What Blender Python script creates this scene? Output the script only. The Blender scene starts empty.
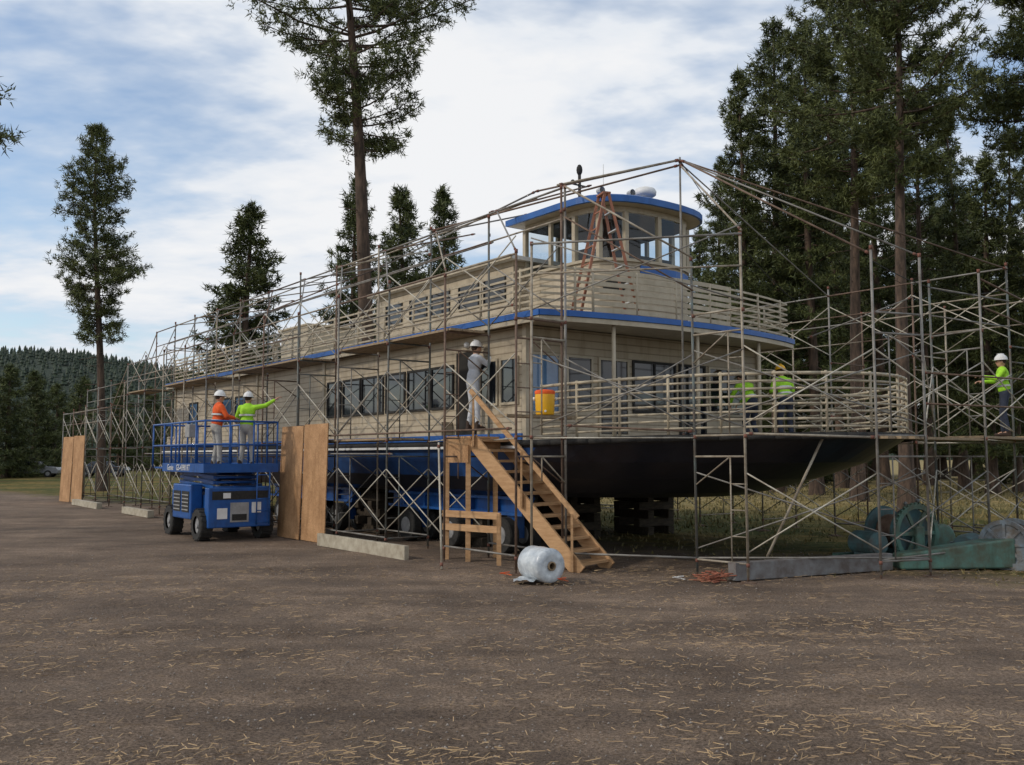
import bpy, math, random
import numpy as np
from mathutils import Vector, Matrix
random.seed(7)
rng=np.random.default_rng(7)
scene=bpy.context.scene
col=scene.collection
ANG=math.radians(37.0)
BX,BY=0.5,16.76
CA,SA=math.cos(ANG),math.sin(ANG)
def P(w,u,z=0.0):
    return Vector((BX+w*CA-u*SA, BY+w*SA+u*CA, z))

# ------------------------------------------------------------ materials
def mat(name,c1,c2=None,rough=.6,metal=0.0,scale=4.0,bump=0.0,bscale=None,detail=6,spec=.4,stretch=None,lo=.35,hi=.65,siding=0.0,sidep=.12,coat=0,grime=0.0,chips=0):
    m=bpy.data.materials.new(name); m.use_nodes=True
    nt=m.node_tree; n=nt.nodes; l=nt.links
    b=n["Principled BSDF"]
    b.inputs["Roughness"].default_value=rough
    b.inputs["Metallic"].default_value=metal
    b.inputs["Specular IOR Level"].default_value=spec
    if coat: b.inputs["Coat Weight"].default_value=coat
    if c2 is None: c2=tuple(x*.72 for x in c1)
    tc=n.new("ShaderNodeTexCoord"); mp=n.new("ShaderNodeMapping")
    l.new(tc.outputs["Object"],mp.inputs[0])
    if stretch: mp.inputs["Scale"].default_value=stretch
    no=n.new("ShaderNodeTexNoise"); no.inputs["Scale"].default_value=scale; no.inputs["Detail"].default_value=detail
    no.inputs["Roughness"].default_value=.65
    l.new(mp.outputs[0],no.inputs["Vector"])
    cr=n.new("ShaderNodeValToRGB"); cr.color_ramp.elements[0].position=lo; cr.color_ramp.elements[1].position=hi
    cr.color_ramp.elements[0].color=(*c2,1); cr.color_ramp.elements[1].color=(*c1,1)
    l.new(no.outputs["Fac"],cr.inputs[0]); outc=cr.outputs[0]
    def mul(a,b2):
        mm=n.new("ShaderNodeMix");mm.data_type='RGBA';mm.blend_type='MULTIPLY';mm.inputs[0].default_value=1
        l.new(a,mm.inputs[6]);l.new(b2,mm.inputs[7]);return mm.outputs[2]
    if grime>0:
        mg=n.new("ShaderNodeMapping");mg.inputs["Scale"].default_value=(2.2,2.2,.35);l.new(tc.outputs["Object"],mg.inputs[0])
        ng=n.new("ShaderNodeTexNoise");ng.inputs["Scale"].default_value=2.5;ng.inputs["Detail"].default_value=8;ng.inputs["Roughness"].default_value=.7;l.new(mg.outputs[0],ng.inputs["Vector"])
        rg=n.new("ShaderNodeValToRGB");rg.color_ramp.elements[0].position=.5;rg.color_ramp.elements[1].position=.72
        rg.color_ramp.elements[0].color=(1,1,1,1);k=1-grime;rg.color_ramp.elements[1].color=(k,k*.97,k*.9,1);l.new(ng.outputs["Fac"],rg.inputs[0])
        outc=mul(outc,rg.outputs[0])
    if chips>0:
        vv=n.new("ShaderNodeTexVoronoi");vv.inputs["Scale"].default_value=chips;l.new(tc.outputs["Object"],vv.inputs["Vector"])
        rv=n.new("ShaderNodeSeparateColor");l.new(vv.outputs["Color"],rv.inputs[0])
        r2=n.new("ShaderNodeValToRGB");r2.color_ramp.elements[0].color=(.80,.77,.74,1);r2.color_ramp.elements[1].color=(1.08,1.06,1.03,1);l.new(rv.outputs[0],r2.inputs[0])
        outc=mul(outc,r2.outputs[0])
    last=None
    if bump>0:
        nb=n.new("ShaderNodeTexNoise"); nb.inputs["Scale"].default_value=bscale or scale*6; nb.inputs["Detail"].default_value=4
        l.new(mp.outputs[0],nb.inputs["Vector"])
        bp=n.new("ShaderNodeBump"); bp.inputs["Strength"].default_value=bump; bp.inputs["Distance"].default_value=.02
        l.new(nb.outputs["Fac"],bp.inputs["Height"]); last=bp
    if siding>0:
        sx=n.new("ShaderNodeSeparateXYZ"); l.new(tc.outputs["Object"],sx.inputs[0])
        d=n.new("ShaderNodeMath"); d.operation='DIVIDE'; d.inputs[1].default_value=sidep; l.new(sx.outputs[2],d.inputs[0])
        f=n.new("ShaderNodeMath"); f.operation='FRACT'; l.new(d.outputs[0],f.inputs[0])
        bp=n.new("ShaderNodeBump"); bp.inputs["Strength"].default_value=siding; bp.inputs["Distance"].default_value=.03
        bp.invert=True
        l.new(f.outputs[0],bp.inputs["Height"])
        if last: l.new(last.outputs[0],bp.inputs["Normal"])
        last=bp
        gr=n.new("ShaderNodeValToRGB");e=gr.color_ramp.elements;e[0].position=.06;e[1].position=.20;e[0].color=(.55,.52,.48,1);e[1].color=(1,1,1,1)
        l.new(f.outputs[0],gr.inputs[0]);outc=mul(outc,gr.outputs[0])
    l.new(outc,b.inputs["Base Color"])
    if last: l.new(last.outputs[0],b.inputs["Normal"])
    return m

M={}
M['cream']=mat("cream_siding",(.44,.375,.275),(.36,.30,.215),rough=.55,scale=1.6,siding=.9,sidep=.15,bump=.05,grime=.25)
M['creamp']=mat("cream_paint",(.46,.40,.30),(.36,.31,.225),rough=.5,scale=3,bump=.04,grime=.15)
M['rail']=mat("rail_paint",(.46,.40,.29),(.32,.27,.195),rough=.5,scale=6)
M['blue']=mat("blue_trim",(.02,.11,.38),(.016,.085,.30),rough=.4,scale=3)
M['roofblue']=mat("blue_roof_paint",(.025,.12,.38),(.018,.085,.29),rough=.45,scale=2,grime=.2)
M['navy']=mat("navy_hull",(.006,.009,.018),(.016,.019,.028),rough=.32,scale=1.2,bump=.05,coat=.1,grime=.3)
M['hullblue']=mat("blue_hull_band",(.015,.065,.20),(.009,.036,.12),rough=.45,scale=2,grime=.3)
M['deck']=mat("deck_grey",(.25,.24,.22),(.17,.16,.15),rough=.8,scale=5,bump=.1)
M['black']=mat("black_rubber",(.02,.02,.02),(.035,.033,.03),rough=.85,scale=20,bump=.2)
M['darkint']=mat("dark_interior",(.03,.028,.025),rough=.9)
M['white']=mat("white_paint",(.75,.75,.74),(.62,.62,.60),rough=.5,scale=5)
M['galv']=mat("galvanised_tube",(.25,.24,.22),(.11,.09,.07),rough=.6,metal=.2,scale=3,lo=.3,hi=.6)
M['rust']=mat("rusty_tube",(.19,.13,.095),(.09,.055,.038),rough=.75,metal=.1,scale=5)
M['tan']=mat("tan_tube",(.38,.34,.27),(.18,.14,.10),rough=.65,metal=.1,scale=4)
M['teal']=mat("weathered_green_tube",(.13,.16,.155),(.11,.08,.06),rough=.6,metal=.2,scale=4)
M['brace']=mat("brace_tube",(.54,.51,.43),(.30,.26,.20),rough=.5,metal=.1,scale=3)
M['coupler']=mat("coupler_rust",(.20,.075,.05),(.11,.055,.04),rough=.75,scale=8)
M['plank']=mat("scaffold_plank",(.34,.25,.15),(.20,.15,.10),rough=.8,scale=3,bump=.2,stretch=(6,1,6))
M['crib']=mat("old_dark_timber",(.085,.065,.045),(.035,.028,.02),rough=.9,scale=4,bump=.3,stretch=(1,5,5))
M['lumber']=mat("new_lumber",(.52,.32,.165),(.38,.215,.10),rough=.75,scale=4,bump=.15,stretch=(1,1,5))
M['ply']=mat("strand_board",(.50,.30,.155),(.34,.19,.09),rough=.8,scale=2.2,detail=9,bump=.12,grime=.25,chips=42)
M['concrete']=mat("pale_weathered_beam",(.46,.42,.33),(.28,.24,.18),rough=.85,scale=4,bump=.25)
M['steelbeam']=mat("grey_steel_beam",(.22,.22,.22),(.13,.11,.10),rough=.7,metal=.2,scale=5,bump=.1)
M['liftblue']=mat("lift_blue",(.012,.095,.34),(.010,.065,.24),rough=.42,scale=4,coat=.15,grime=.25)
M['liftgrey']=mat("lift_grey",(.33,.33,.33),(.22,.22,.22),rough=.5,scale=6)
M['green']=mat("machine_green",(.09,.20,.165),(.085,.095,.065),rough=.6,scale=4,bump=.1,grime=.35)
M['teal2']=mat("machine_teal",(.075,.18,.20),(.08,.09,.085),rough=.55,scale=4,bump=.1,grime=.35)
M['mgrey']=mat("machine_grey",(.21,.26,.30),(.17,.14,.11),rough=.55,metal=.1,scale=5,bump=.1,grime=.35)
M['skin']=mat("skin",(.50,.29,.20),(.42,.23,.15),rough=.55,scale=20)
M['orange']=mat("orange_shirt",(.80,.12,.02),(.62,.085,.016),rough=.8,scale=9,bump=.3,bscale=14)
M['lime']=mat("lime_shirt",(.40,.78,.04),(.30,.60,.03),rough=.8,scale=9,bump=.3,bscale=14)
M['tyvek']=mat("pale_work_jacket",(.62,.64,.67),(.46,.49,.54),rough=.8,scale=9,bump=.3,bscale=14)
M['pantsw']=mat("pale_trousers",(.42,.41,.38),(.30,.29,.27),rough=.85,scale=9,bump=.3,bscale=14)
M['pantsd']=mat("dark_trousers",(.035,.045,.075),(.02,.025,.04),rough=.85,scale=9,bump=.3,bscale=14)
M['hair']=mat("brown_hair",(.05,.03,.02),rough=.8)
M['silver']=mat("reflective_band",(.6,.6,.58),rough=.3,metal=.3)
M['ladderred']=mat("fibreglass_orange",(.36,.15,.085),(.25,.10,.06),rough=.55)
M['yellow']=mat("cooler_yellow",(.82,.46,.02),(.74,.38,.02),rough=.4)
M['plasticroll']=mat("plastic_wrap",(.60,.64,.66),(.36,.40,.44),rough=.22,scale=7,bump=.8,bscale=9)
M['bark']=mat("pine_bark",(.125,.083,.060),(.035,.026,.02),rough=.95,scale=6,bump=.8,bscale=9,stretch=(1,1,.25))
M['stone']=mat("gravel_stone",(.33,.29,.255),(.15,.13,.11),rough=.9,scale=8)
M['straw']=mat("dry_needles",(.46,.32,.17),(.26,.17,.09),rough=.8,scale=2)
M['rope']=mat("frayed_orange_net",(.36,.12,.07),(.2,.08,.05),rough=.8,scale=10)

def glass_dark(name,c=(.012,.016,.022),rough=.04):
    m=mat(name,c,tuple(x*.6 for x in c),rough=rough,scale=1.0,spec=.7,bump=.02,bscale=1.5); return m
M['glass']=glass_dark("dark_window_glass")
M['glassblue']=mat("bright_window_glass",(.10,.20,.34),(.05,.11,.22),rough=.04,scale=1.2,spec=.8)
def clearglass():
    m=bpy.data.materials.new("wheelhouse_glass"); m.use_nodes=True
    n=m.node_tree.nodes; l=m.node_tree.links
    n.remove(n["Principled BSDF"]); o=n["Material Output"]
    t=n.new("ShaderNodeBsdfTransparent"); g=n.new("ShaderNodeBsdfGlossy"); mx=n.new("ShaderNodeMixShader")
    t.inputs[0].default_value=(.86,.90,.92,1); g.inputs["Roughness"].default_value=.03
    mx.inputs[0].default_value=.06
    l.new(t.outputs[0],mx.inputs[1]); l.new(g.outputs[0],mx.inputs[2]); l.new(mx.outputs[0],o.inputs[0])
    return m
M['clear']=clearglass()

def foliage(name,dark,light):
    m=bpy.data.materials.new(name); m.use_nodes=True
    n=m.node_tree.nodes; l=m.node_tree.links; b=n["Principled BSDF"]
    b.inputs["Roughness"].default_value=.6; b.inputs["Specular IOR Level"].default_value=.25
    ge=n.new("ShaderNodeNewGeometry"); tc=n.new("ShaderNodeTexCoord")
    no=n.new("ShaderNodeTexNoise"); no.inputs["Scale"].default_value=.9; no.inputs["Detail"].default_value=2
    l.new(tc.outputs["Object"],no.inputs["Vector"])
    a=n.new("ShaderNodeMath"); a.operation='MULTIPLY_ADD'; a.inputs[1].default_value=.45
    l.new(ge.outputs["Random Per Island"],a.inputs[0]); l.new(no.outputs["Fac"],a.inputs[2])
    cr=n.new("ShaderNodeValToRGB"); cr.color_ramp.elements[0].position=.42; cr.color_ramp.elements[1].position=1.0
    cr.color_ramp.elements[0].color=(*dark,1); cr.color_ramp.elements[1].color=(*light,1)
    l.new(a.outputs[0],cr.inputs[0]); l.new(cr.outputs[0],b.inputs["Base Color"])
    return m
M['needle']=foliage("pine_needles",(.024,.036,.013),(.14,.16,.052))
M['needled']=foliage("fir_needles",(.019,.031,.012),(.125,.145,.048))
M['forest']=foliage("forest_green",(.018,.030,.022),(.045,.062,.038))
M['grass']=foliage("grass_blades",(.05,.055,.02),(.27,.215,.09))

# ------------------------------------------------------------ mesh builder
class MB:
    def __init__(s): s.v=[];s.f=[];s.m=[];s.sm=[]
    def add(s,vs,fs,mi=0,sm=False):
        o=len(s.v); s.v.extend([tuple(x) for x in vs])
        for f in fs: s.f.append([i+o for i in f]); s.m.append(mi); s.sm.append(sm)
    def box(s,x0,x1,y0,y1,z0,z1,mi=0):
        vs=[(x0,y0,z0),(x1,y0,z0),(x1,y1,z0),(x0,y1,z0),(x0,y0,z1),(x1,y0,z1),(x1,y1,z1),(x0,y1,z1)]
        s.add(vs,[(0,3,2,1),(4,5,6,7),(0,1,5,4),(1,2,6,5),(2,3,7,6),(3,0,4,7)],mi)
    def beam(s,a,b,w,h,mi=0,up=(0,0,1)):
        a=Vector(a);b=Vector(b);d=(b-a).normalized();u=Vector(up)
        if abs(d.dot(u))>.98:u=Vector((0,1,0))
        x=d.cross(u).normalized();y=x.cross(d).normalized()
        x*=w/2;y*=h/2
        vs=[a-x-y,a+x-y,a+x+y,a-x+y,b-x-y,b+x-y,b+x+y,b-x+y]
        s.add(vs,[(0,3,2,1),(4,5,6,7),(0,1,5,4),(1,2,6,5),(2,3,7,6),(3,0,4,7)],mi)
    def tube(s,a,b,r,n=6,mi=0,r2=None,sm=True,caps=True):
        a=Vector(a);b=Vector(b);d=b-a
        if d.length<1e-6:return
        d.normalize();u=Vector((0,0,1)) if abs(d.z)<.95 else Vector((1,0,0))
        x=d.cross(u).normalized();y=d.cross(x).normalized()
        r2=r if r2 is None else r2
        vs=[];
        for i in range(n):
            t=2*math.pi*i/n; vs.append(a+(x*math.cos(t)+y*math.sin(t))*r)
        for i in range(n):
            t=2*math.pi*i/n; vs.append(b+(x*math.cos(t)+y*math.sin(t))*r2)
        s.add(vs,[(i,(i+1)%n,n+(i+1)%n,n+i) for i in range(n)],mi,sm)
        if caps:
            o=len(s.v)-2*n
            s.f.append([o+i for i in range(n)][::-1]);s.m.append(mi);s.sm.append(False)
            s.f.append([o+n+i for i in range(n)]);s.m.append(mi);s.sm.append(False)
    def path(s,pts,r,n=6,mi=0):
        for a,b in zip(pts[:-1],pts[1:]): s.tube(a,b,r,n,mi)
    def sphere(s,c,r,seg=12,ring=8,mi=0,mat=None):
        if not hasattr(r,'__len__'): r=(r,r,r)
        vs=[];fs=[]
        c=Vector(c)
        def pt(x,y,z):
            q=Vector((x*r[0],y*r[1],z*r[2]))
            if mat is not None:q=mat@q
            return c+q
        vs.append(pt(0,0,1))
        for j in range(1,ring):
            ph=math.pi*j/ring
            for i in range(seg):
                t=2*math.pi*i/seg; vs.append(pt(math.sin(ph)*math.cos(t),math.sin(ph)*math.sin(t),math.cos(ph)))
        vs.append(pt(0,0,-1))
        for i in range(seg): fs.append((0,1+i,1+(i+1)%seg))
        for j in range(ring-2):
            for i in range(seg):
                a=1+j*seg+i;b=1+j*seg+(i+1)%seg; fs.append((a,a+seg,b+seg,b))
        L=len(vs)-1;o=1+(ring-2)*seg
        for i in range(seg): fs.append((L,o+(i+1)%seg,o+i))
        s.add(vs,fs,mi,True)
    def cap(s,a,b,ra,rb,mi=0,n=10):
        s.tube(a,b,ra,n,mi,r2=rb); s.sphere(a,ra,10,6,mi); s.sphere(b,rb,10,6,mi)
    def prism(s,poly,z0,z1,mi=0,mside=None):
        n=len(poly);vs=[(p[0],p[1],z0) for p in poly]+[(p[0],p[1],z1) for p in poly]
        s.add(vs,[tuple(range(n))[::-1]],mi); o=len(s.v)-2*n
        s.f.append([o+n+i for i in range(n)]);s.m.append(mi);s.sm.append(False)
        for i in range(n):
            j=(i+1)%n; s.f.append([o+i,o+j,o+n+j,o+n+i]);s.m.append(mi if mside is None else mside);s.sm.append(False)
    def lathe(s,c,axis,prof,n=24,mi=0,sm=False):
        c=Vector(c);d=Vector(axis).normalized();u=Vector((0,0,1)) if abs(d.z)<.95 else Vector((1,0,0))
        x=d.cross(u).normalized();y=d.cross(x).normalized();vs=[];fs=[]
        for (h,r) in prof:
            for i in range(n):
                t=2*math.pi*i/n;vs.append(c+d*h+(x*math.cos(t)+y*math.sin(t))*max(r,1e-4))
        for k in range(len(prof)-1):
            for i in range(n):
                j=(i+1)%n;fs.append((k*n+i,k*n+j,(k+1)*n+j,(k+1)*n+i))
        s.add(vs,fs,mi,sm)
    def mesh(s,name,mats):
        me=bpy.data.meshes.new(name);me.from_pydata(s.v,[],s.f)
        for m in mats: me.materials.append(m)
        me.polygons.foreach_set("material_index",s.m);me.polygons.foreach_set("use_smooth",s.sm);me.update()
        return me
    def obj(s,name,mats,parent=None,loc=None,rz=0,bevel=0):
        if not isinstance(mats,(list,tuple)):mats=[mats]
        o=bpy.data.objects.new(name,s.mesh(name,mats));col.objects.link(o)
        if parent:o.parent=parent
        if loc is not None:o.location=loc
        o.rotation_euler=(0,0,rz)
        if bevel:
            b=o.modifiers.new("bevel",'BEVEL');b.width=bevel;b.segments=2;b.limit_method='ANGLE'
        return o
def empty(name,loc,rz,label,cat,group=None):
    o=bpy.data.objects.new(name,None);o.empty_display_size=.2;col.objects.link(o);o.location=loc;o.rotation_euler=(0,0,rz)
    o["label"]=label;o["category"]=cat
    if group:o["group"]=group
    return o
def tag(o,label,cat,group=None):
    o["label"]=label;o["category"]=cat
    if group:o["group"]=group
    return o
def raw_mesh(name,V,F,mats,smooth=False):
    me=bpy.data.meshes.new(name);V=np.asarray(V,dtype=np.float32);F=np.asarray(F,dtype=np.int32)
    k=F.shape[1];me.vertices.add(len(V));me.vertices.foreach_set("co",V.ravel())
    me.loops.add(F.size);me.loops.foreach_set("vertex_index",F.ravel())
    me.polygons.add(len(F));me.polygons.foreach_set("loop_start",np.arange(0,F.size,k,dtype=np.int32))
    me.update(calc_edges=True)
    for m in mats:me.materials.append(m)
    return me

# ------------------------------------------------------------ camera, light, world
cam=bpy.data.cameras.new("camera");co=bpy.data.objects.new("camera",cam);col.objects.link(co)
co.location=(0,0,1.9);co.rotation_euler=(math.radians(90+4.55),0,0)
cam.sensor_width=36;cam.lens=36*930/1024;cam.clip_end=6000;scene.camera=co
scene.view_settings.view_transform='Standard';scene.view_settings.look='None';scene.view_settings.exposure=0
sund=Vector((-.80,-.26,.58)).normalized()
sl=bpy.data.lights.new("sun",'SUN');sl.energy=1.6;sl.angle=math.radians(4);sl.color=(1,.91,.78)
so=bpy.data.objects.new("sun",sl);col.objects.link(so);so.rotation_euler=sund.to_track_quat('Z','Y').to_euler()
W=bpy.data.worlds.new("World");scene.world=W;W.use_nodes=True
n=W.node_tree.nodes;l=W.node_tree.links;bg=n["Background"];bg.inputs[1].default_value=.1
sky=n.new("ShaderNodeTexSky");sky.sky_type='NISHITA';sky.sun_disc=False
sky.sun_elevation=math.asin(sund.z);sky.sun_rotation=math.atan2(sund.x,sund.y)
tc=n.new("ShaderNodeTexCoord");sx=n.new("ShaderNodeSeparateXYZ");l.new(tc.outputs["Generated"],sx.inputs[0])
def mth(op,a=None,b=None,c=None,clamp=False):
    q=n.new("ShaderNodeMath");q.operation=op;q.use_clamp=clamp
    for i,x in enumerate((a,b,c)):
        if x is None:continue
        if isinstance(x,(int,float)):q.inputs[i].default_value=x
        else:l.new(x,q.inputs[i])
    return q.outputs[0]
zz=mth('ADD',mth('MAXIMUM',sx.outputs[2],0.0),.16)
px=mth('DIVIDE',sx.outputs[0],zz);py=mth('DIVIDE',sx.outputs[1],zz)
cb=n.new("ShaderNodeCombineXYZ");l.new(px,cb.inputs[0]);l.new(py,cb.inputs[1])
mp=n.new("ShaderNodeMapping");l.new(cb.outputs[0],mp.inputs[0]);mp.inputs["Rotation"].default_value=(0,0,.6);mp.inputs["Scale"].default_value=(1,1.4,1);mp.inputs["Location"].default_value=(5.3,2.4,0)
n1=n.new("ShaderNodeTexNoise");n1.inputs["Scale"].default_value=.95;n1.inputs["Detail"].default_value=7;n1.inputs["Roughness"].default_value=.5;n1.inputs["Distortion"].default_value=.45
l.new(mp.outputs[0],n1.inputs["Vector"])
n2=n.new("ShaderNodeTexNoise");n2.inputs["Scale"].default_value=9.5;n2.inputs["Detail"].default_value=3;n2.inputs["Roughness"].default_value=.5
l.new(mp.outputs[0],n2.inputs["Vector"])
sm_=mth('ADD',n1.outputs["Fac"],mth('MULTIPLY',mth('SUBTRACT',n2.outputs["Fac"],.5),.16))
cr=n.new("ShaderNodeValToRGB");e=cr.color_ramp.elements;e[0].position=.37;e[1].position=.53
e[0].color=(.10,.10,.10,1);e[1].color=(1,1,1,1);l.new(sm_,cr.inputs[0])
cc=n.new("ShaderNodeValToRGB");e=cc.color_ramp.elements;e[0].position=.42;e[1].position=.60
e[0].color=(.70,.79,.91,1);e[1].color=(.97,.98,1.0,1);l.new(sm_,cc.inputs[0])
sc=n.new("ShaderNodeVectorMath");sc.operation='SCALE';sc.inputs[3].default_value=9.2;l.new(cc.outputs[0],sc.inputs[0])
sb_=n.new("ShaderNodeVectorMath");sb_.operation='SCALE';sb_.inputs[3].default_value=1.7;l.new(sky.outputs[0],sb_.inputs[0])
mx=n.new("ShaderNodeMix");mx.data_type='RGBA';l.new(cr.outputs[0],mx.inputs[0]);l.new(sb_.outputs[0],mx.inputs[6]);l.new(sc.outputs[0],mx.inputs[7])
l.new(mx.outputs[2],bg.inputs[0])

# ------------------------------------------------------------ ground
def ground_mat():
    m=bpy.data.materials.new("gravel_and_grass");m.use_nodes=True
    nt=m.node_tree;n=nt.nodes;l=nt.links;b=n["Principled BSDF"];b.inputs["Roughness"].default_value=.95;b.inputs["Specular IOR Level"].default_value=.12
    tc=n.new("ShaderNodeTexCoord");O=tc.outputs["Object"]
    def noise(s,d=6,r=.6,st=None):
        q=n.new("ShaderNodeTexNoise");q.inputs["Scale"].default_value=s;q.inputs["Detail"].default_value=d;q.inputs["Roughness"].default_value=r
        if st:
            mq=n.new("ShaderNodeMapping");mq.inputs["Scale"].default_value=st;mq.inputs["Rotation"].default_value=(0,0,.25);l.new(O,mq.inputs[0]);l.new(mq.outputs[0],q.inputs["Vector"])
        else:l.new(O,q.inputs["Vector"])
        return q.outputs["Fac"]
    def ramp(x,p0,p1,c0,c1):
        q=n.new("ShaderNodeValToRGB");e=q.color_ramp.elements;e[0].position=p0;e[1].position=p1;e[0].color=(*c0,1);e[1].color=(*c1,1);l.new(x,q.inputs[0]);return q.outputs[0]
    def mix(f,a,b2,mode='MIX'):
        q=n.new("ShaderNodeMix");q.data_type='RGBA';q.blend_type=mode
        if isinstance(f,float):q.inputs[0].default_value=f
        else:l.new(f,q.inputs[0])
        l.new(a,q.inputs[6]);l.new(b2,q.inputs[7]);return q.outputs[2]
    fine=ramp(noise(38,5,.9),.38,.64,(.064,.050,.041),(.41,.335,.275))
    patch=ramp(noise(.45,7,.7),.36,.66,(.60,.56,.53),(1.25,1.17,1.08))
    rut=ramp(noise(.55,4,.6,(.35,2.2,1)),.4,.62,(.82,.80,.78),(1.14,1.11,1.06))
    g=mix(1.0,fine,patch,'MULTIPLY');g=mix(1.0,g,rut,'MULTIPLY')
    vo=n.new("ShaderNodeTexVoronoi");vo.inputs["Scale"].default_value=34;l.new(O,vo.inputs["Vector"])
    peb=ramp(vo.outputs["Distance"],.05,.28,(.40,.34,.29),(.12,.095,.078))
    g=mix(ramp(noise(1.6,6,.75),.43,.66,(0,0,0),(.6,.6,.6)),g,peb)
    straw=ramp(noise(5.5,9,.82),.55,.70,(0,0,0),(.55,.55,.55))
    sc=n.new("ShaderNodeRGB");sc.outputs[0].default_value=(.31,.215,.125,1)
    g=mix(straw,g,sc.outputs[0])
    gr=ramp(noise(2.2,8,.7),.36,.64,(.05,.06,.022),(.19,.15,.07))
    gr2=ramp(noise(.25,3,.5),.42,.6,(.6,.75,.5),(1.3,1.1,.8))
    gr=mix(1.0,gr,gr2,'MULTIPLY')
    sp=n.new("ShaderNodeSeparateXYZ");l.new(O,sp.inputs[0])
    def mt(op,a,b2,clamp=False):
        q=n.new("ShaderNodeMath");q.operation=op;q.use_clamp=clamp
        for i,x in enumerate((a,b2)):
            if isinstance(x,(int,float)):q.inputs[i].default_value=x
            else:l.new(x,q.inputs[i])
        return q.outputs[0]
    v=mt('ADD',sp.outputs[1],mt('MULTIPLY',sp.outputs[0],1.0))
    v=mt('ADD',v,mt('MULTIPLY',noise(.9,5,.65),9.0))
    mask=mt('DIVIDE',mt('SUBTRACT',v,26.0),3.0,True)
    sunlit_gold=ramp(noise(1.2,6,.7),.4,.6,(.17,.13,.06),(.44,.34,.16))  # dry grass gold, with the far field's sunlight painted into the colour
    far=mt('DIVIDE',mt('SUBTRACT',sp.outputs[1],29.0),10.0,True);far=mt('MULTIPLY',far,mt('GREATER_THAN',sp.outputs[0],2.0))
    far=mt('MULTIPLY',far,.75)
    gr=mix(far,gr,sunlit_gold)
    g=mix(mask,g,gr)
    l.new(g,b.inputs["Base Color"])
    bp=n.new("ShaderNodeBump");bp.inputs["Strength"].default_value=1.0;bp.inputs["Distance"].default_value=.03
    l.new(noise(26,6,.85),bp.inputs["Height"]);l.new(bp.outputs[0],b.inputs["Normal"])
    return m
xs=np.concatenate([np.linspace(-1500,-40,12),np.linspace(-38,38,120),np.linspace(40,1500,12)])
ys=np.concatenate([[-200,-50,-10],np.linspace(0,50,110),np.linspace(54,2500,16)])
XX,YY=np.meshgrid(xs,ys)
ZZ=.025*np.sin(XX*.7+YY*.3)*np.cos(YY*.5)+.015*np.sin(XX*2.1)*np.sin(YY*1.7)
ZZ[(np.abs(XX)>45)|(YY>55)]=0
V=np.stack([XX,YY,ZZ],-1).reshape(-1,3);nx=len(xs);ny=len(ys)
I,J=np.meshgrid(np.arange(nx-1),np.arange(ny-1));a=(J*nx+I).ravel()
F=np.stack([a,a+1,a+nx+1,a+nx],-1)
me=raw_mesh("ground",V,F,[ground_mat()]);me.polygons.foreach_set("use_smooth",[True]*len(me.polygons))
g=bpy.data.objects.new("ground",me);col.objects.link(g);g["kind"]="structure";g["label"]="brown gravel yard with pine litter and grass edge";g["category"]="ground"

def scatter(N,y0,y1,fn=None):
    Y=y0+(y1-y0)*rng.random(N)**1.3;X=(rng.random(N)*2-1)*(Y*.6+.5);return X,Y
N=11000;X,Y=scatter(N,4.5,20);S=.0035+.011*rng.random(N)**3
S[:60]*=1.8
base=np.array([[1,0,0],[0,1,0],[-1,0,0],[0,-1,0],[0,0,.8],[0,0,-.6]]);fc=np.array([[0,1,4],[1,2,4],[2,3,4],[3,0,4],[1,0,5],[2,1,5],[3,2,5],[0,3,5]])
B=base[None]*S[:,None,None]*(0.6+.8*rng.random((N,6,1)))
an=rng.random(N)*6.28;c_,s_=np.cos(an),np.sin(an)
Bx=B[:,:,0]*c_[:,None]-B[:,:,1]*s_[:,None];By=B[:,:,0]*s_[:,None]+B[:,:,1]*c_[:,None]
V=np.stack([Bx+X[:,None],By+Y[:,None],B[:,:,2]+.01],-1).reshape(-1,3);F=(fc[None]+6*np.arange(N)[:,None,None]).reshape(-1,3)
o=bpy.data.objects.new("gravel",raw_mesh("gravel",V,F,[M['stone']]));col.objects.link(o);o["kind"]="stuff";tag(o,"loose grey brown gravel on the yard","gravel")
def strips(name,X,Y,Ln,Wd,mt,z=.03,label="",cat=""):
    N=len(X);an=rng.random(N)*6.28;dx=np.cos(an)*Ln/2;dy=np.sin(an)*Ln/2;wx=-np.sin(an)*Wd/2;wy=np.cos(an)*Wd/2
    Z=z+rng.random(N)*.012;Z2=z+rng.random(N)*.02
    V=np.stack([np.stack([X-dx-wx,Y-dy-wy,Z],-1),np.stack([X+dx-wx,Y+dy-wy,Z2],-1),np.stack([X+dx+wx,Y+dy+wy,Z2+.003],-1),np.stack([X-dx+wx,Y-dy+wy,Z+.003],-1)],1).reshape(-1,3)
    F=np.arange(4*N).reshape(N,4);o=bpy.data.objects.new(name,raw_mesh(name,V,F,[mt]));col.objects.link(o);o["kind"]="stuff";tag(o,label,cat)
cx,cy=scatter(190,5,16,None)
k=rng.integers(0,190,8500);X=cx[k]+rng.normal(0,.5,8500)*(1+cy[k]*.05);Y=cy[k]+rng.normal(0,.09,8500)*(1+cy[k]*.05)
X2,Y2=scatter(2600,4.5,18,None);X=np.concatenate([X,X2]);Y=np.concatenate([Y,Y2])
strips("pine_litter",X,Y,.03+.09*rng.random(len(X)),.003+.003*rng.random(len(X)),M['straw'],label="dry tan pine needles scattered over gravel",cat="pine needles")
N=30000;X=2+rng.random(N)*40;Y=11+rng.random(N)**1.5*50;keep=(Y+X-22.5+rng.normal(0,1.2,N))>0
X=X[keep];Y=Y[keep];N=len(X);H=.03+.07*rng.random(N)+(Y>26)*.10*rng.random(N);an=rng.random(N)*6.28;wd=.008+.012*rng.random(N)+.0006*Y
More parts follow.
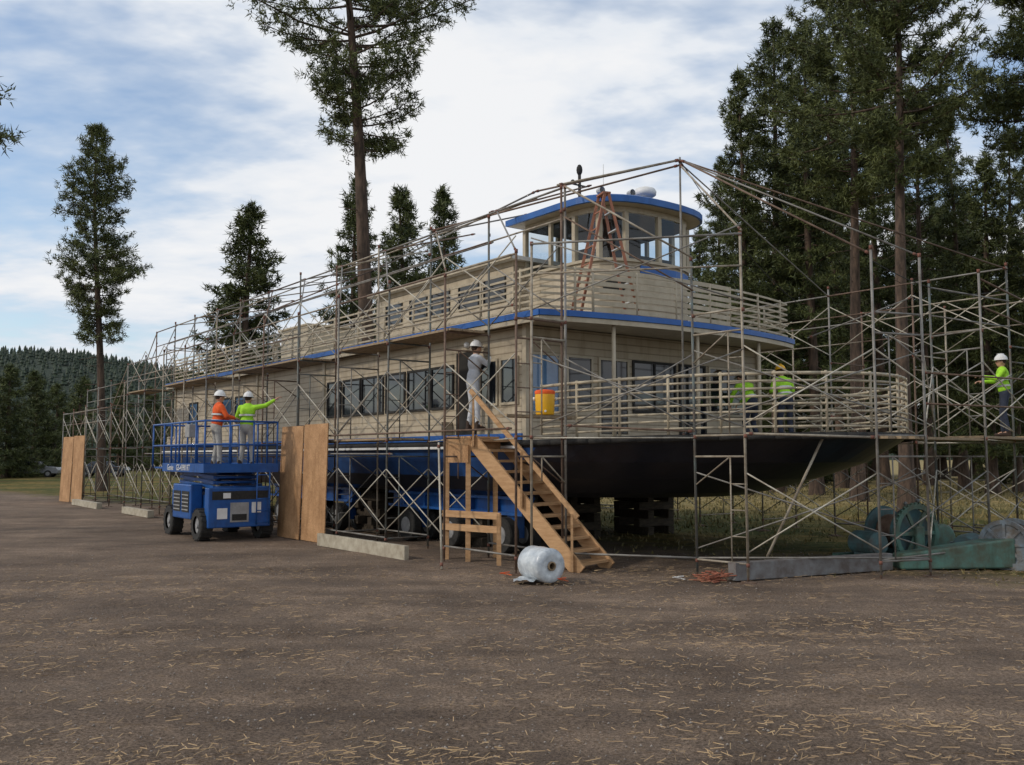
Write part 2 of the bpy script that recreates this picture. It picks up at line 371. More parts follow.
tx=rng.normal(0,.05,N);ty=rng.normal(0,.05,N)
V=np.stack([np.stack([X-np.cos(an)*wd,Y-np.sin(an)*wd,0*X-.02],-1),np.stack([X+np.cos(an)*wd,Y+np.sin(an)*wd,0*X-.02],-1),np.stack([X+tx,Y+ty,H],-1)],1).reshape(-1,3)
o=bpy.data.objects.new("grass",raw_mesh("grass",V,np.arange(3*N).reshape(N,3),[M['grass']]));col.objects.link(o);o["kind"]="stuff";tag(o,"green and dry grass beyond the gravel","grass")

# ------------------------------------------------------------ hills and forest
HS=1.9
def ridge(X):
    return np.interp(X,[-900,-300,-220,-150,-60,100,500,1200],[53,52,50,40,24,14,20,26])
xs=np.linspace(-1000,1200,120);ys=np.linspace(240,900,30)
XX,YY=np.meshgrid(xs,ys);T=np.clip((YY-240)/230,0,1);ZZ=ridge(XX*470/np.maximum(YY,300))*(T*T*(3-2*T))+1.5*np.sin(XX*.03+YY*.02)*T-.5
V=np.stack([XX,YY,ZZ],-1).reshape(-1,3)*HS;nx=len(xs);ny=len(ys)
I,J=np.meshgrid(np.arange(nx-1),np.arange(ny-1));a=(J*nx+I).ravel();F=np.stack([a,a+1,a+nx+1,a+nx],-1)
hm=mat("hill_forest_floor",(.035,.05,.03),(.02,.03,.022),rough=.95,scale=.05)
o=bpy.data.objects.new("hill",raw_mesh("hill",V,F,[hm]));col.objects.link(o);o["kind"]="structure";tag(o,"low forested hill beyond the yard","hill")
N=15000;X=-420+rng.random(N)*900;Y=250+rng.random(N)*240;T=np.clip((Y-240)/230,0,1)
Z=(ridge(X*470/np.maximum(Y,300))*(T*T*(3-2*T))+1.5*np.sin(X*.03+Y*.02)*T-1)*HS;X=X*HS;Y=Y*HS;H=(5+6*rng.random(N));R=H*.27
vs=[];fs=[];k=6
for t in range(3):
    z0=Z+H*(.05+.28*t);z1=Z+H*(.5+.25*t);r=R*(1-.27*t)
    ring=np.stack([np.stack([X+r*np.cos(6.283*i/k+t)*(.7+.6*rng.random(N)),Y+r*np.sin(6.283*i/k+t),z0],-1) for i in range(k)]+[np.stack([X,Y,z1],-1)],1)
    o0=t*N*(k+1);idx=o0+(np.arange(N)*(k+1))[:,None,None]
    tri=np.array([[i,(i+1)%k,k] for i in range(k)])[None]
    vs.append(ring.reshape(-1,3));fs.append((idx+tri).reshape(-1,3))
o=bpy.data.objects.new("forest",raw_mesh("forest",np.concatenate(vs),np.concatenate(fs),[M['forest']]));col.objects.link(o);o["kind"]="stuff";tag(o,"distant dark conifer forest covering the hill","forest")

# ------------------------------------------------------------ trees
def tree_proto(seed,H,cs,R,style,nb,nt=11,tl=.34,tr=.28,lean=(0,0),matn='needle',sub=1.0):
    r_=random.Random(seed);g_=np.random.default_rng(seed)
    mb=MB();n=14
    def axis(t): return Vector((lean[0]*t+.25*math.sin(t*5+seed)*t,lean[1]*t+.2*math.cos(t*4+seed)*t-.2*t,H*t))
    sides=9;rings=[]
    for i in range(n+1):
        t=i/n;c=axis(t);r=tr*(1-t)**.85+.02+(.12*tr*max(0,1-t*14))*4
        rings.append([c+Vector((math.cos(a)*r,math.sin(a)*r,0)) for a in [6.283*k/sides for k in range(sides)]])
    vs=[v for q in rings for v in q];fs=[(i*sides+k,i*sides+(k+1)%sides,(i+1)*sides+(k+1)%sides,(i+1)*sides+k) for i in range(n) for k in range(sides)]
    mb.add(vs,fs,0,True)
    C=[];D=[]
    for _ in range(16 if cs>.25 else 0):
        t=r_.uniform(cs*.45,cs);a=r_.uniform(0,6.28);p=axis(t);L=r_.uniform(.4,1.6)
        mb.tube(p,p+Vector((math.cos(a)*L,math.sin(a)*L,r_.uniform(-.3,.1))),.025,4,r2=.008)
    phase=r_.uniform(0,6)
    for b in range(nb):
        t=(b+r_.random())/nb
        if style=='cone':
            rad=R*((1-t)**.75)*r_.uniform(.55,1.15)+.25; el=r_.uniform(-.28,.1)+.5*t*t
        else:
            prof=min(1,.45+t*2.2)*(1-t**2.6)**.7
            rad=R*prof*r_.uniform(.40,1.18)*(1+.25*math.sin(t*17+phase))+.3; el=r_.uniform(-.25,.35)+.6*t*t
        z=cs+(1-cs)*(t*.985)
        a=r_.uniform(0,6.28);p=axis(z);d=Vector((math.cos(a)*math.cos(el),math.sin(a)*math.cos(el),math.sin(el)))
        pts=[];m=5
        for i in range(m+1):
            s=i/m;q=p+d*rad*s+Vector((0,0,(-.10*rad*s*(1-s)*2)+(.12*rad*s*s)))+Vector((r_.uniform(-1,1),r_.uniform(-1,1),0))*.05*rad*s
            pts.append(q)
        for i in range(m):
            r0=.012+.022*rad/3*(1-i/m)*1.6;mb.tube(pts[i],pts[i+1],r0,4,r2=r0*.75,caps=False)
        steps=max(3,int(rad*sub/.26)); s0=.22 if style=='cone' else .38
        for i in range(steps):
            s=s0+(1-s0)*(i+r_.random())/steps
            f=s*m;k=min(m-1,int(f));q=pts[k].lerp(pts[k+1],f-k)
            spread=(.16+.24*rad*(1-abs(s-.6)*1.1)*.55)
            for j in range(3):
                off=Vector((-d.y,d.x,0)).normalized()*r_.gauss(0,spread)+Vector((0,0,r_.gauss(.02,.12)))
                C.append(q+off);D.append(d*.6+off*.9+Vector((0,0,.25)))
    for _ in range(10):
        q=axis(r_.uniform(.95,1.0));C.append(q+Vector((0,0,.15)));D.append(Vector((0,0,1)))
    C=np.array([tuple(x) for x in C]);D=np.array([tuple(x) for x in D]);K=len(C)
    C2=np.repeat(C,nt,0)+g_.normal(0,.07,(K*nt,3));D2=np.repeat(D,nt,0)
    r=g_.normal(0,1,(K*nt,3));r/=np.linalg.norm(r,axis=1)[:,None]
    dd=r+.55*D2;dd/=np.linalg.norm(dd,axis=1)[:,None]
    pr=np.cross(dd,g_.normal(0,1,(K*nt,3)));pr/=np.linalg.norm(pr,axis=1)[:,None]
    Ln=(tl*(.55+.75*g_.random(K*nt)))[:,None];Wd=(tl*.20*(.6+.7*g_.random(K*nt)))[:,None]
    V=np.stack([C2-pr*Wd/2,C2+pr*Wd/2,C2+dd*Ln],1).reshape(-1,3)
    crown=raw_mesh("crown",V,np.arange(3*K*nt).reshape(-1,3),[M[matn]])
    return mb.mesh("trunk",[M['bark']]),crown
PR={
 'pond':tree_proto(1,22,.40,2.25,'p',165,nt=12,tl=.28,tr=.26,lean=(-.9,0)),
 'big':tree_proto(12,27,.52,3.5,'p',120,nt=15,tl=.25,tr=.36,lean=(-1.6,0)),
 'fir':tree_proto(3,16,.10,3.0,'cone',150,matn='needled'),
 'fir2':tree_proto(4,18,.12,2.8,'cone',150,matn='needled'),
 'tall':tree_proto(5,28,.22,3.1,'cone',150,tl=.35,matn='needled',tr=.32,nt=12),
 'tall2':tree_proto(6,28,.34,3.2,'p',130,tl=.35,matn='needled',tr=.34,nt=12),
 'high':tree_proto(7,31,.52,4.5,'p',120,tl=.32,tr=.36,nt=14),
 'low':tree_proto(8,10,.03,2.7,'cone',90,matn='needled'),
}
def tree(kind,X,Y,H=None,rz=0,sr=1.0,label=None):
    h0={'pond':22,'big':27,'fir':16,'fir2':18,'tall':28,'tall2':28,'high':31,'low':10}[kind]
    H=H or h0;s=H/h0
    e=empty("pine_tree",(X,Y,-.05),rz,label or "tall green conifer with bare lower trunk in the grass","tree","conifers around the yard")
    for nm,me in zip(("trunk","crown"),PR[kind]):
        o=bpy.data.objects.new(nm,me);col.objects.link(o);o.parent=e
    e.scale=(s*sr,s*sr,s)
    return e
def T(kind,px,Y,ytop,rz=0,sr=1.0,label=None,lab=None):
    return tree(kind,(px-512)/930*Y,Y,1.9+(456-ytop)*Y/930,rz,sr,label)
T('pond',104,52,120,0,1.0,"slender tall pine with bare lower trunk beside scaffold")
tree('big',-5.25,35.5,26.5,.1,1.0,"very tall leaning pine rising behind the boat")
T('fir',243,50,200,1.0,1.25,"bushy dark fir behind the boat")
T('fir2',352,58,168,2.0,1.0,"pointed green fir behind the boat")
T('fir',402,62,184,3.0,1.0,"pointed green fir behind the boat")
T('fir2',446,66,184,4.2,1.0,"pointed green fir behind the boat")
T('pond',-78,24,-160,.5,1.15,"overhanging pine at the yard edge")
for i,(px,Y,yt) in enumerate([(-20,80,372),(8,84,366),(34,88,372),(56,98,385),(-45,70,350),(82,120,378),(120,125,385),(150,130,388),(182,120,372),(215,90,350),(285,110,372)]):
    T('low',px,Y,yt,i*1.3,1.15,"dark bushy conifer at the far yard edge")
right=[('tall',745,47,62,0),('tall2',777,50,10,1),('tall',722,62,150,2.1),('tall',815,46,5,3),('high',857,40,-75,1.5),('tall',840,56,30,4.1),
('high',905,31,-130,2.2),('tall',882,60,40,2.9),('tall',962,54,100,5),('fir2',990,48,150,.3),('tall',1016,50,118,1.1),('tall',1052,46,80,2.5),('tall2',928,62,80,3.4),('high',1072,33,-150,4.0),
('fir',760,72,200,3.3),('fir2',798,75,150,4.4),('tall',845,72,90,5.5),('fir',912,76,190,.9),('fir2',940,80,200,1.9),('fir',975,78,190,3.9),
('fir2',700,80,225,1.2),('tall2',1110,40,-20,.7),('fir',1062,62,180,.6),('fir',870,90,230,2),('fir2',1020,90,240,1),('fir',725,90,260,.2),
('fir',780,84,250,.2),('fir2',825,86,240,5.2),('fir',955,92,250,1.2),
('low',735,58,395,0),('low',775,60,390,1),('low',815,64,385,2),('low',845,68,392,1.5),('low',1000,66,380,5),('low',1035,60,370,1)]
for i,(k,px,Y,yt,rz) in enumerate(right):
    T(k,px,Y,yt,rz,1.0)

# ------------------------------------------------------------ boat
boat=empty("boat",(BX,BY,0),ANG,"cream and blue double-decked excursion boat with black hull on blocks","boat")
CW=3.75
def outline(hw,F,u0,e=1.8,n=33,ustern=22.4):
    pts=[]
    for i in range(n):
        th=math.pi*i/(n-1);c=math.cos(th);s=max(0,math.sin(th))
        x=CW-hw*math.copysign(abs(c)**(2/e),c);y=u0-(F+u0)*s**(2/e);pts.append((x,y))
    pts.append((CW+hw,ustern));pts.append((CW-hw,ustern));return pts
lev=[(1.12,3.25,.9,2.6),(1.22,3.42,1.5,2.2),(1.5,3.6,2.7,1.4),(1.8,3.7,3.7,.6),(2.06,3.75,4.35,.1),(2.2,3.77,4.6,0)]
mb=MB();rings=[]
for z,hw,F,u0 in lev:
    o_=outline(hw,F,u0);rings.append([(x,y,z+(.10*max(0,-y)/4.6 if z>2 else 0)) for x,y in o_])
n_=len(rings[0])
for k in range(len(rings)-1):
    for i in range(n_):
        j=(i+1)%n_
        mb.add([rings[k][i],rings[k][j],rings[k+1][j],rings[k+1][i]],[(0,1,2,3)],1 if (k in(2,3) and i>=32) else 0)
mb.add(rings[0],[tuple(range(n_))[::-1]],0);mb.add(rings[-1],[tuple(range(n_))],2)
hull=mb.obj("hull",[M['navy'],M['hullblue'],M['deck']],boat)
top=rings[-1]
mb=MB();pp=[(x,y,z-.06) for x,y,z in top]+[(top[0][0],top[0][1],top[0][2]-.06)];mb.path(pp,.055,8);mb.obj("rub_rail",M['black'],boat)
for x0,xx in((-.035,0),(7.5,7.535)):
    mb=MB();mb.box(x0,xx,.5,22.3,2.21,2.33);mb.obj("stripe",M['blue'],boat)
mb=MB();mb.box(-.085,-.03,.5,22.3,2.05,2.10);mb.obj("pale_stripe",M['white'],boat)
mb=MB();mb.box(.30,7.2,.8,22.0,2.2,4.40);house=mb.obj("cabin_wall",M['cream'],boat)
for (a,b) in((.26,.38),(7.12,7.24)):
    mb=MB();mb.box(a,b,.74,.86,2.2,4.41);mb.obj("corner_trim",M['creamp'],boat)
for y in (9.4,14,18.5,21.9):
    mb=MB();mb.box(.265,.30,y,y+.12,2.2,4.40);mb.obj("batten",M['creamp'],boat)
mb=MB();mb.box(.02,.29,3.3,22.0,2.21,2.62);mb.obj("bulwark",M['cream'],boat)
def window(y0,y1,z0,z1,side='port',x=.30,mt='glass',parent=boat,fr='black',fw=.05,bars=0):
    p=MB();f=MB()
    if side=='port':
        p.box(x-.012,x-.002,y0,y1,z0,z1)
        xx0,xx1=x-.035,x+.0
        f.box(xx0,xx1,y0-fw,y0,z0-fw,z1+fw);f.box(xx0,xx1,y1,y1+fw,z0-fw,z1+fw);f.box(xx0,xx1,y0,y1,z0-fw,z0);f.box(xx0,xx1,y0,y1,z1,z1+fw)
        for b in range(bars):
            c=y0+(y1-y0)*(b+1)/(bars+1);f.box(xx0,xx1-.003,c-.02,c+.02,z0,z1)
    else:
        p.box(y0,y1,x-.012,x-.002,z0,z1);a,b2=x-.035,x
        f.box(y0-fw,y0,a,b2,z0-fw,z1+fw);f.box(y1,y1+fw,a,b2,z0-fw,z1+fw);f.box(y0,y1,a,b2,z0-fw,z0);f.box(y0,y1,a,b2,z1,z1+fw)
        for b in range(bars):
            c=y0+(y1-y0)*(b+1)/(bars+1);f.box(c-.02,c+.02,a,b2-.003,z0,z1)
    w=p.obj("window",M[mt],parent);f.obj("frame",M[fr],w)
for (a,b) in[(1.05,1.55),(1.72,2.25),(3.3,4.1),(4.25,5.1),(5.3,6.1),(6.3,7.3),(7.45,8.3),(8.5,9.2)]: window(a,b,2.95,3.78,fr='creamp' if a<3 else 'black')
for a in (15,16.2,19.5): window(a,a+.8,3.0,3.75,mt='glassblue')
mb=MB();mb.box(.262,.298,2.42,3.12,2.25,4.05);d=mb.obj("door",M['darkint'],boat);mb=MB();mb.box(.24,.262,2.48,2.56,3.0,3.14);mb.obj("handle",M['silver'],d)
window(.45,1.10,2.75,3.85,'f',.8,'glassblue',fr='creamp')
window(1.35,1.95,2.9,3.85,'f',.8,fr='creamp')
window(2.2,2.95,2.35,3.85,'f',.8,fr='creamp',bars=1)
window(3.15,4.35,2.85,3.85,'f',.8,fr='black',bars=1)
window(4.55,5.3,2.35,3.85,'f',.8,fr='black')
window(5.5,6.75,2.85,3.85,'f',.8,fr='creamp',bars=1)
def roofline(ins=0.0,bulge=.55,us=22.2,u0=0.0):
    pts=[]
    for i in range(15):
        t=i/14;x=ins+(7.5-2*ins)*t;pts.append((x,u0+ins-bulge*math.sin(math.pi*t)**.8))
    pts.append((7.5-ins,us-ins));pts.append((ins,us-ins));return pts
mb=MB();mb.prism(roofline(.03),4.42,4.56);mb.obj("upper_deck",M['creamp'],boat)
mb=MB();rp=roofline(0);rp2=rp+[rp[0]]
for a,b in zip(rp2[:-1],rp2[1:]): mb.beam((*a,4.53),(*b,4.53),.05,.11,0)
mb.obj("fascia",M['blue'],boat)
mb=MB();rp=roofline(.02)+[roofline(.02)[0]]
for a,b in zip(rp[:-1],rp[1:]): mb.beam((*a,4.42),(*b,4.42),.04,.09,0)
mb.obj("fascia_trim",M['creamp'],boat)
def railing(name,path,z0,h,ns,sr,ps,parent,mt,slatflat=False,topr=.03,dz=0.):
    mb=MB()
    L=[0]
    for a,b in zip(path[:-1],path[1:]): L.append(L[-1]+math.dist(a[:2],b[:2]))
    zf=lambda p:z0+(p[2] if len(p)>2 else 0)
    for k in range(ns):
        z=.10+(h-.12)*k/(ns-1)
        for a,b in zip(path[:-1],path[1:]):
            if slatflat: mb.beam((a[0],a[1],zf(a)+z),(b[0],b[1],zf(b)+z),.025,sr*2,0)
            else: mb.tube((a[0],a[1],zf(a)+z),(b[0],b[1],zf(b)+z),sr if k<ns-1 else topr,6)
    s=0
    while s<=L[-1]:
        for i in range(len(L)-1):
            if L[i]<=s<=L[i+1]+1e-6:
                t=(s-L[i])/max(1e-6,L[i+1]-L[i]);a,b=path[i],path[i+1]
                x=a[0]+(b[0]-a[0])*t;y=a[1]+(b[1]-a[1])*t;z=zf(a)+(zf(b)-zf(a))*t
                mb.tube((x,y,z),(x,y,z+h+.02),.026,6);break
        s+=ps
    return mb.obj(name,M[mt],parent)
bo=outline(3.70,4.52,.0);bp=[(x,y,.10*max(0,-y)/4.6) for x,y in bo[0:33]]
railing("railing",bp,2.2,.98,8,.022,.85,boat,'rail',topr=.03)
up=roofline(.10)[:15]
railing("railing",[(.10,21.5),(.10,12),(.10,6),up[0]]+up[1:3],4.56,.86,7,.020,1.3,boat,'rail',slatflat=True)
railing("railing",up[9:]+[(7.4,10),(7.4,21.5)],4.56,.86,7,.020,1.1,boat,'rail',slatflat=True)
railing("railing",up[2:10],4.56,.86,7,.042,1.0,boat,'creamp',slatflat=True)
mb=MB();mb.box(1.9,5.6,3.3,9.6,4.56,6.28);mb.obj("upper_cabin_wall",M['cream'],boat)
mb=MB();mb.box(1.75,5.75,3.15,9.8,6.28,6.37);r=mb.obj("upper_cabin_roof",M['white'],boat)
mb=MB()
for q in [((1.73,3.15),(1.73,9.8)),((1.73,9.8),(5.77,9.8)),((5.77,3.15),(5.77,9.8))]: mb.beam((*q[0],6.33),(*q[1],6.33),.045,.10)
mb.obj("roof_edge",M['creamp'],r)
for a in (3.6,4.65,5.9,6.95,8.2): window(a,a+.8,5.42,5.98,x=1.9,fr='black',fw=.03)
def wh(d=0.0,n=13):
    pts=[(2.25-d,3.3+d)];hw=1.475+d
    for i in range(n):
        th=math.pi*i/(n-1);c=math.cos(th);s=max(0,math.sin(th));e=2.6
        pts.append((3.725-hw*math.copysign(abs(c)**(2/e),c),1.6-(1.0+d)*s**(2/e)))
    pts.append((5.2+d,3.3+d));return pts
ZS,ZT=6.0,6.98
WH=wh()
mb=MB();mb.prism(WH,4.56,ZS-.05);mb.obj("wheelhouse_wall",M['cream'],boat)
mb=MB();mb.prism(wh(.05),ZS-.06,ZS);mb.obj("sill",M['creamp'],boat)
mb=MB();q_=wh(.012)[6:14]
for a,b in zip(q_[:-1],q_[1:]): mb.beam((*a,5.80),(*b,5.80),.03,.16,0)
mb.obj("accent_stripe",M['blue'],boat)
mb=MB();mb.prism(wh(.01),ZT,ZT+.12);mb.obj("wheelhouse_header",M['creamp'],boat)
mb=MB();mb.prism(wh(-.05),ZT-.02,ZT-.004);mb.obj("ceiling",M['darkint'],boat)
post_idx=[0,1,3,5,7,9,11,13,14]
for k,i in enumerate(post_idx):
    a=WH[i];mb=MB();mb.beam((*a,ZS),(*a,ZT),.10,.10);mb.obj("window_post",M['creamp'],boat)
    j=post_idx[(k+1)%len(post_idx)]
    idx=list(range(i,j+1)) if j>i else [i,j]
    mb=MB()
    for q0,q1 in zip(idx[:-1],idx[1:]):
        A_=WH[q0];B_=WH[q1];mb.add([(*A_,ZS),(*B_,ZS),(*B_,ZT),(*A_,ZT)],[(0,1,2,3)])
    w=mb.obj("window",M['clear'],boat)
for pp_ in((2.25,2.4),(5.2,2.4),(3.2,3.3),(4.2,3.3)):
    mb=MB();mb.beam((*pp_,ZS),(*pp_,ZT),.08,.08);mb.obj("window_post",M['creamp'],boat)
mb=MB();mb.box(2.75,4.7,1.15,1.6,ZS-.03,ZS+.25);mb.obj("console",M['darkint'],boat)
mb=MB();mb.box(3.2,3.7,2.2,2.7,ZS-.03,ZS+.55);mb.obj("chair",M['darkint'],boat)
mb=MB();mb.box(4.5,5.1,2.5,3.2,ZS-.03,ZT-.03);mb.obj("locker",M['darkint'],boat)
RO=wh(.33,17);cx_,cy_=3.725,2.0
nR=len(RO);layers=[(.97,ZT+.125),(1.0,ZT+.13),(1.0,ZT+.26),(.96,ZT+.295),(.85,ZT+.35),(.65,ZT+.42),(.4,ZT+.47),(.12,ZT+.49)]
mb=MB();vs=[(cx_+(x-cx_)*s,cy_+(y-cy_)*s,z) for s,z in layers for x,y in RO]
mb.add(vs,[(k*nR+i,k*nR+(i+1)%nR,(k+1)*nR+(i+1)%nR,(k+1)*nR+i) for k in range(0,3) for i in range(nR)],0,False)
for k in range(3,7):
    for i in range(nR): mb.f.append([k*nR+i,k*nR+(i+1)%nR,(k+1)*nR+(i+1)%nR,(k+1)*nR+i]);mb.m.append(0);mb.sm.append(True)
mb.f.append(list(range(nR))[::-1]);mb.m.append(1);mb.sm.append(False)
mb.f.append(list(range(nR*7,nR*8)));mb.m.append(0);mb.sm.append(False)
r=mb.obj("wheelhouse_roof",[M['roofblue'],M['creamp']],boat)
mb=MB();mb.tube((4.35,1.6,7.3),(4.35,1.6,7.76),.05,8);mb.box(4.15,4.55,1.52,1.68,7.62,7.65);mb.lathe((4.35,1.6,7.76),(0,0,1),[(0,0),(0,.20),(.03,.25),(.10,.26),(.17,.22),(.21,.12),(.22,0)],20,0,True);mb.obj("radome",M['white'],boat)
mb=MB();mb.tube((3.0,2.3,7.3),(3.0,2.3,8.25),.035,8);mb.tube((2.8,2.3,7.95),(3.2,2.3,7.95),.02,6);mb.sphere((3.0,2.3,8.3),(.07,.07,.13),8,6);mb.sphere((2.8,2.3,8.0),.05,8,6);mb.obj("mast",M['black'],boat)
for (x,y,h) in((2.7,1.3,.22),(4.9,1.4,.22),(3.5,1.2,.28)):
    mb=MB();mb.tube((x,y,7.2),(x,y,7.2+h+.1),.025,6);mb.lathe((x,y-.08,7.2+h+.12),(0,1,0),[(0,.08),(.14,.06),(.16,0)],10);mb.obj("searchlight",M['silver'],boat)
mb=MB();mb.tube((4.0,2.6,7.3),(4.0,2.6,8.7),.010,5);mb.obj("aerial",M['white'],boat)
# dark oval opening in wheelhouse wall
mb=MB();mb.sphere((2.62,.86,5.42),(.30,.05,.17),20,10,0,Matrix.Rotation(-.75,3,'Z'));mb.obj("oval_vent",M['darkint'],boat)
mb=MB();mb.box(2.6,4.6,15.6,17.8,4.56,6.25);mb.box(2.5,4.7,15.5,17.9,6.25,6.33);mb.obj("stack_housing",M['creamp'],boat,bevel=.03)
for x,y in((2.6,12),(4,13.2),(2.9,19)):
    mb=MB();mb.tube((x,y,4.56),(x,y,5.9),.10,10);mb.lathe((x,y,5.9),(0,0,1),[(0,.10),(.02,.18),(.12,.16),(.16,0)],12);mb.obj("vent_pipe",M['creamp'],boat)
for x,y in((1.6,-.25),(3.75,-.42),(5.9,-.25)):
    mb=MB();mb.tube((x,y,2.2),(x,y,4.42),.04,8);mb.obj("deck_post",M['creamp'],boat)
mb=MB();mb.sphere((0.28,2.75,4.2),.07,8,6);mb.obj("deck_lamp",M['white'],boat)

def crib(w,u):
    mb=MB();z=0;k=0
    while z<1.08:
        for s in(-.35,.35):
            if k%2: mb.box(-.6,.6,s-.1,s+.1,z+.004,z+.20)
            else: mb.box(s-.1,s+.1,-.6,.6,z+.004,z+.20)
        z+=.2;k+=1
    mb.box(-.5,.5,-.5,.5,z+.004,1.125)
    o=mb.obj("timber_crib",M['crib'],None,P(w,u),ANG,bevel=.01);tag(o,"stacked dark timber cribbing under the hull","timber blocks","cribbing under the hull")
for w in(1.3,3.75,6.2):
    for u in (3.6,8,13,18): crib(w,u)
def dolly(w,u,L):
    e=empty("boat_dolly",P(w,u),ANG,"heavy blue steel transport beam on wheels under the hull","dolly","blue dollies under the boat")
    mb=MB();mb.box(-.16,.16,0,L,.74,.80);mb.box(-.16,.16,0,L,1.05,1.11);mb.box(-.02,.02,0,L,.80,1.05)
    for k in range(int(L/.9)+1): mb.box(-.14,.14,k*.9,k*.9+.05,.80,1.05);
    for k in range(int(L/1.8)+1): mb.box(-.1,.1,k*1.8+.25,k*1.8+.55,.3,.74)
    mb.obj("beam",M['liftblue'],e)
    for k in range(int(L/1.8)+1):
        for s in(-.28,.28):
            mb=MB();mb.lathe((s-.11,k*1.8+.4,.36),(1,0,0),[(0,0),(0,.34),(.03,.36),(.19,.36),(.22,.34),(.22,0)],20,0);t=mb.obj("wheel",M['black'],e)
            mb=MB();mb.lathe((s-.125,k*1.8+.4,.36),(1,0,0),[(0,0),(0,.18),(.02,.19),(.245,.19),(.25,0)],14,0);mb.obj("rim",M['liftgrey'],t)
dolly(.75,1.3,5.2);dolly(.75,8.4,5.2)

# ------------------------------------------------------------ scaffold
tubes=['galv','rust','teal','tan']
def scaf(po,pi,no,ni,zo,zi,planks=(),low=True,lab=None,guard=True,braces=True,seed=0,nzo=None,nzi=None,bz0=.45):
    r_=random.Random(seed);O=Vector((po[0],po[1],0))
    e=empty("scaffold_bay",O,0,lab or "rusty steel scaffold frame bay with cross braces on the gravel","scaffold","scaffold bays around the boat")
    a=Vector((0,0,0));b=Vector((pi[0],pi[1],0))-O
    mt=r_.choice(tubes);mt2=r_.choice(tubes)
    U=Vector((0,0,1))
    mb=MB();R=.0215
    jit=r_.uniform(-.15,.15)
    lx=Vector((r_.uniform(-.03,.03),r_.uniform(-.03,.03),0))
    mb.tube(a+U*.08,a+U*(zo+jit)+lx,R,7,0);mb.tube(b+U*.08,b+U*(zi+jit)+lx,R,7,1)
    zz=.28
    while zz<min(zo,zi)-.1:
        if low or zz>1.9:
            mb.tube(a+U*zz,b+U*zz,.018,6,0)
        t1=zz+1.62
        if t1<min(zo,zi): mb.tube(a+U*t1,b+U*t1,.018,6,0)
        c=a.lerp(b,.3)
        if t1<min(zo,zi):
            mb.tube(c+U*(zz if (low or zz>1.9) else 1.5),c+U*t1,.013,5,0)
            if low or zz>1.9:
                for k in range(1,4): mb.tube(a+U*(zz+k*.4),c+U*(zz+k*.4),.010,5,0)
            mb.tube(a.lerp(b,.3)+U*t1,b+U*(t1-.45),.013,5,0)
        zz+=1.95
    for q,zt in((a,zo),(b,zi)):
        k=.26
        while k<zt: mb.tube(q+U*(k-.025),q+U*(k+.03),.028,7,2);k+=1.95
        mb.tube(q+lx+U*(zt+jit-.05),q+lx+U*(zt+jit+.015),.029,7,2)
    mb.obj("frame",[M[mt],M[mt2],M['coupler']],e)
    for q in(a,b):
        mb=MB();mb.box(q.x-.09,q.x+.09,q.y-.09,q.y+.09,.0,.022);mb.tube(q+U*.02,q+U*.14,.018,6);mb.box(q.x-.16,q.x+.16,q.y-.11,q.y+.11,-.03,-.001);mb.obj("base_plate",M['rust'],e)
    if no is not None:
        c=Vector((no[0],no[1],0))-O;d=Vector((ni[0],ni[1],0))-O
        for s,t,zt in((a,c,min(zo,nzo or zo)),(b,d,min(zi,nzi or zi))):
            z=bz0
            while z+1.2<zt+.3 and braces:
                if r_.random()<.94:
                    mb=MB();mb.tube(s+U*z,t+U*(z+1.2),.0125,5);mb.tube(s+U*(z+1.2),t+U*z,.0125,5)
                    mb.obj("cross_brace",M['brace' if r_.random()<.7 else 'galv'],e)
                z+=1.95
            if r_.random()<.5 and braces:
                mb=MB();mb.tube(s+U*.3,t+U*.3,.018,5);mb.obj("ledger",M['galv'],e)
        if braces and guard:
            zb=2.2;mb=MB();mb.tube(a+U*zb,d+U*zb,.012,5);mb.obj("plan_brace",M['brace'],e)
        if guard:
            for q1,q2,z1,z2,rr in((a,c,zo-.1,(nzo or zo)-.1,.019),(a,c,zo-.6,(nzo or zo)-.6,.016),(b,d,zi-.08,(nzi or zi)-.08,.019),(b,d,zi-.62,(nzi or zi)-.62,.016)):
                mb=MB();mb.tube(q1+U*z1,q2+U*z2,rr,6);mb.obj("guard_rail",M[r_.choice(['galv','rust','tan'])],e)
        for z in planks:
            x=(b-a).normalized();x2=(d-c).normalized();wid=min((b-a).length,(d-c).length)
            for k in range(4 if wid>1.2 else 3):
                f=.16+.26*k;ext=(c-a).normalized()*.12
                if f>wid-.05:break
                mb=MB();mb.beam(a+x*f+U*z-ext,c+x2*f+U*(z+r_.uniform(-.008,.008))+ext,.235,.042);mb.obj("plank",M['plank'],e)
    return e
us=[-1+2.13*k for k in range(17)]
prt=[]
for k,u in enumerate(us):
    prt.append((P(-1.3,u),P(-.32,u)))
for k in range(17):
    nx_=prt[k+1] if k<16 else (None,None);u=us[k];zo,zi=(5.35,6.6) if u<22.5 else (3.9,5.0)
    un=us[min(16,k+1)];nz=(5.35,6.6) if un<22.5 else (3.9,5.0)
    pl=[]
    if 1<k<4: pl.append(2.25)
    if k in(1,2,4,5,7,8,10): pl.append(4.22)
    scaf(prt[k][0],prt[k][1],nx_[0],nx_[1],zo,zi,pl,low=(k>1),seed=k+3,nzo=nz[0],nzi=nz[1],bz0=.45 if k>0 else 2.4)
fr=[(Vector((3.56,14.2,0)),Vector((2.93,14.9,0))),(Vector((5.7,14.55,0)),Vector((6.62,14.9,0))),(Vector((8.45,16.6,0)),Vector((8.0,17.6,0)))]
s0o=prt[0][0]+Vector((.25,-.05,0));s0i=prt[0][1]+Vector((.05,-.15,0))
scaf(s0o,s0i,fr[0][0],fr[0][1],5.5,6.6,[],low=False,seed=40,nzo=5.45,nzi=5.2,braces=True,guard=True,bz0=2.35)
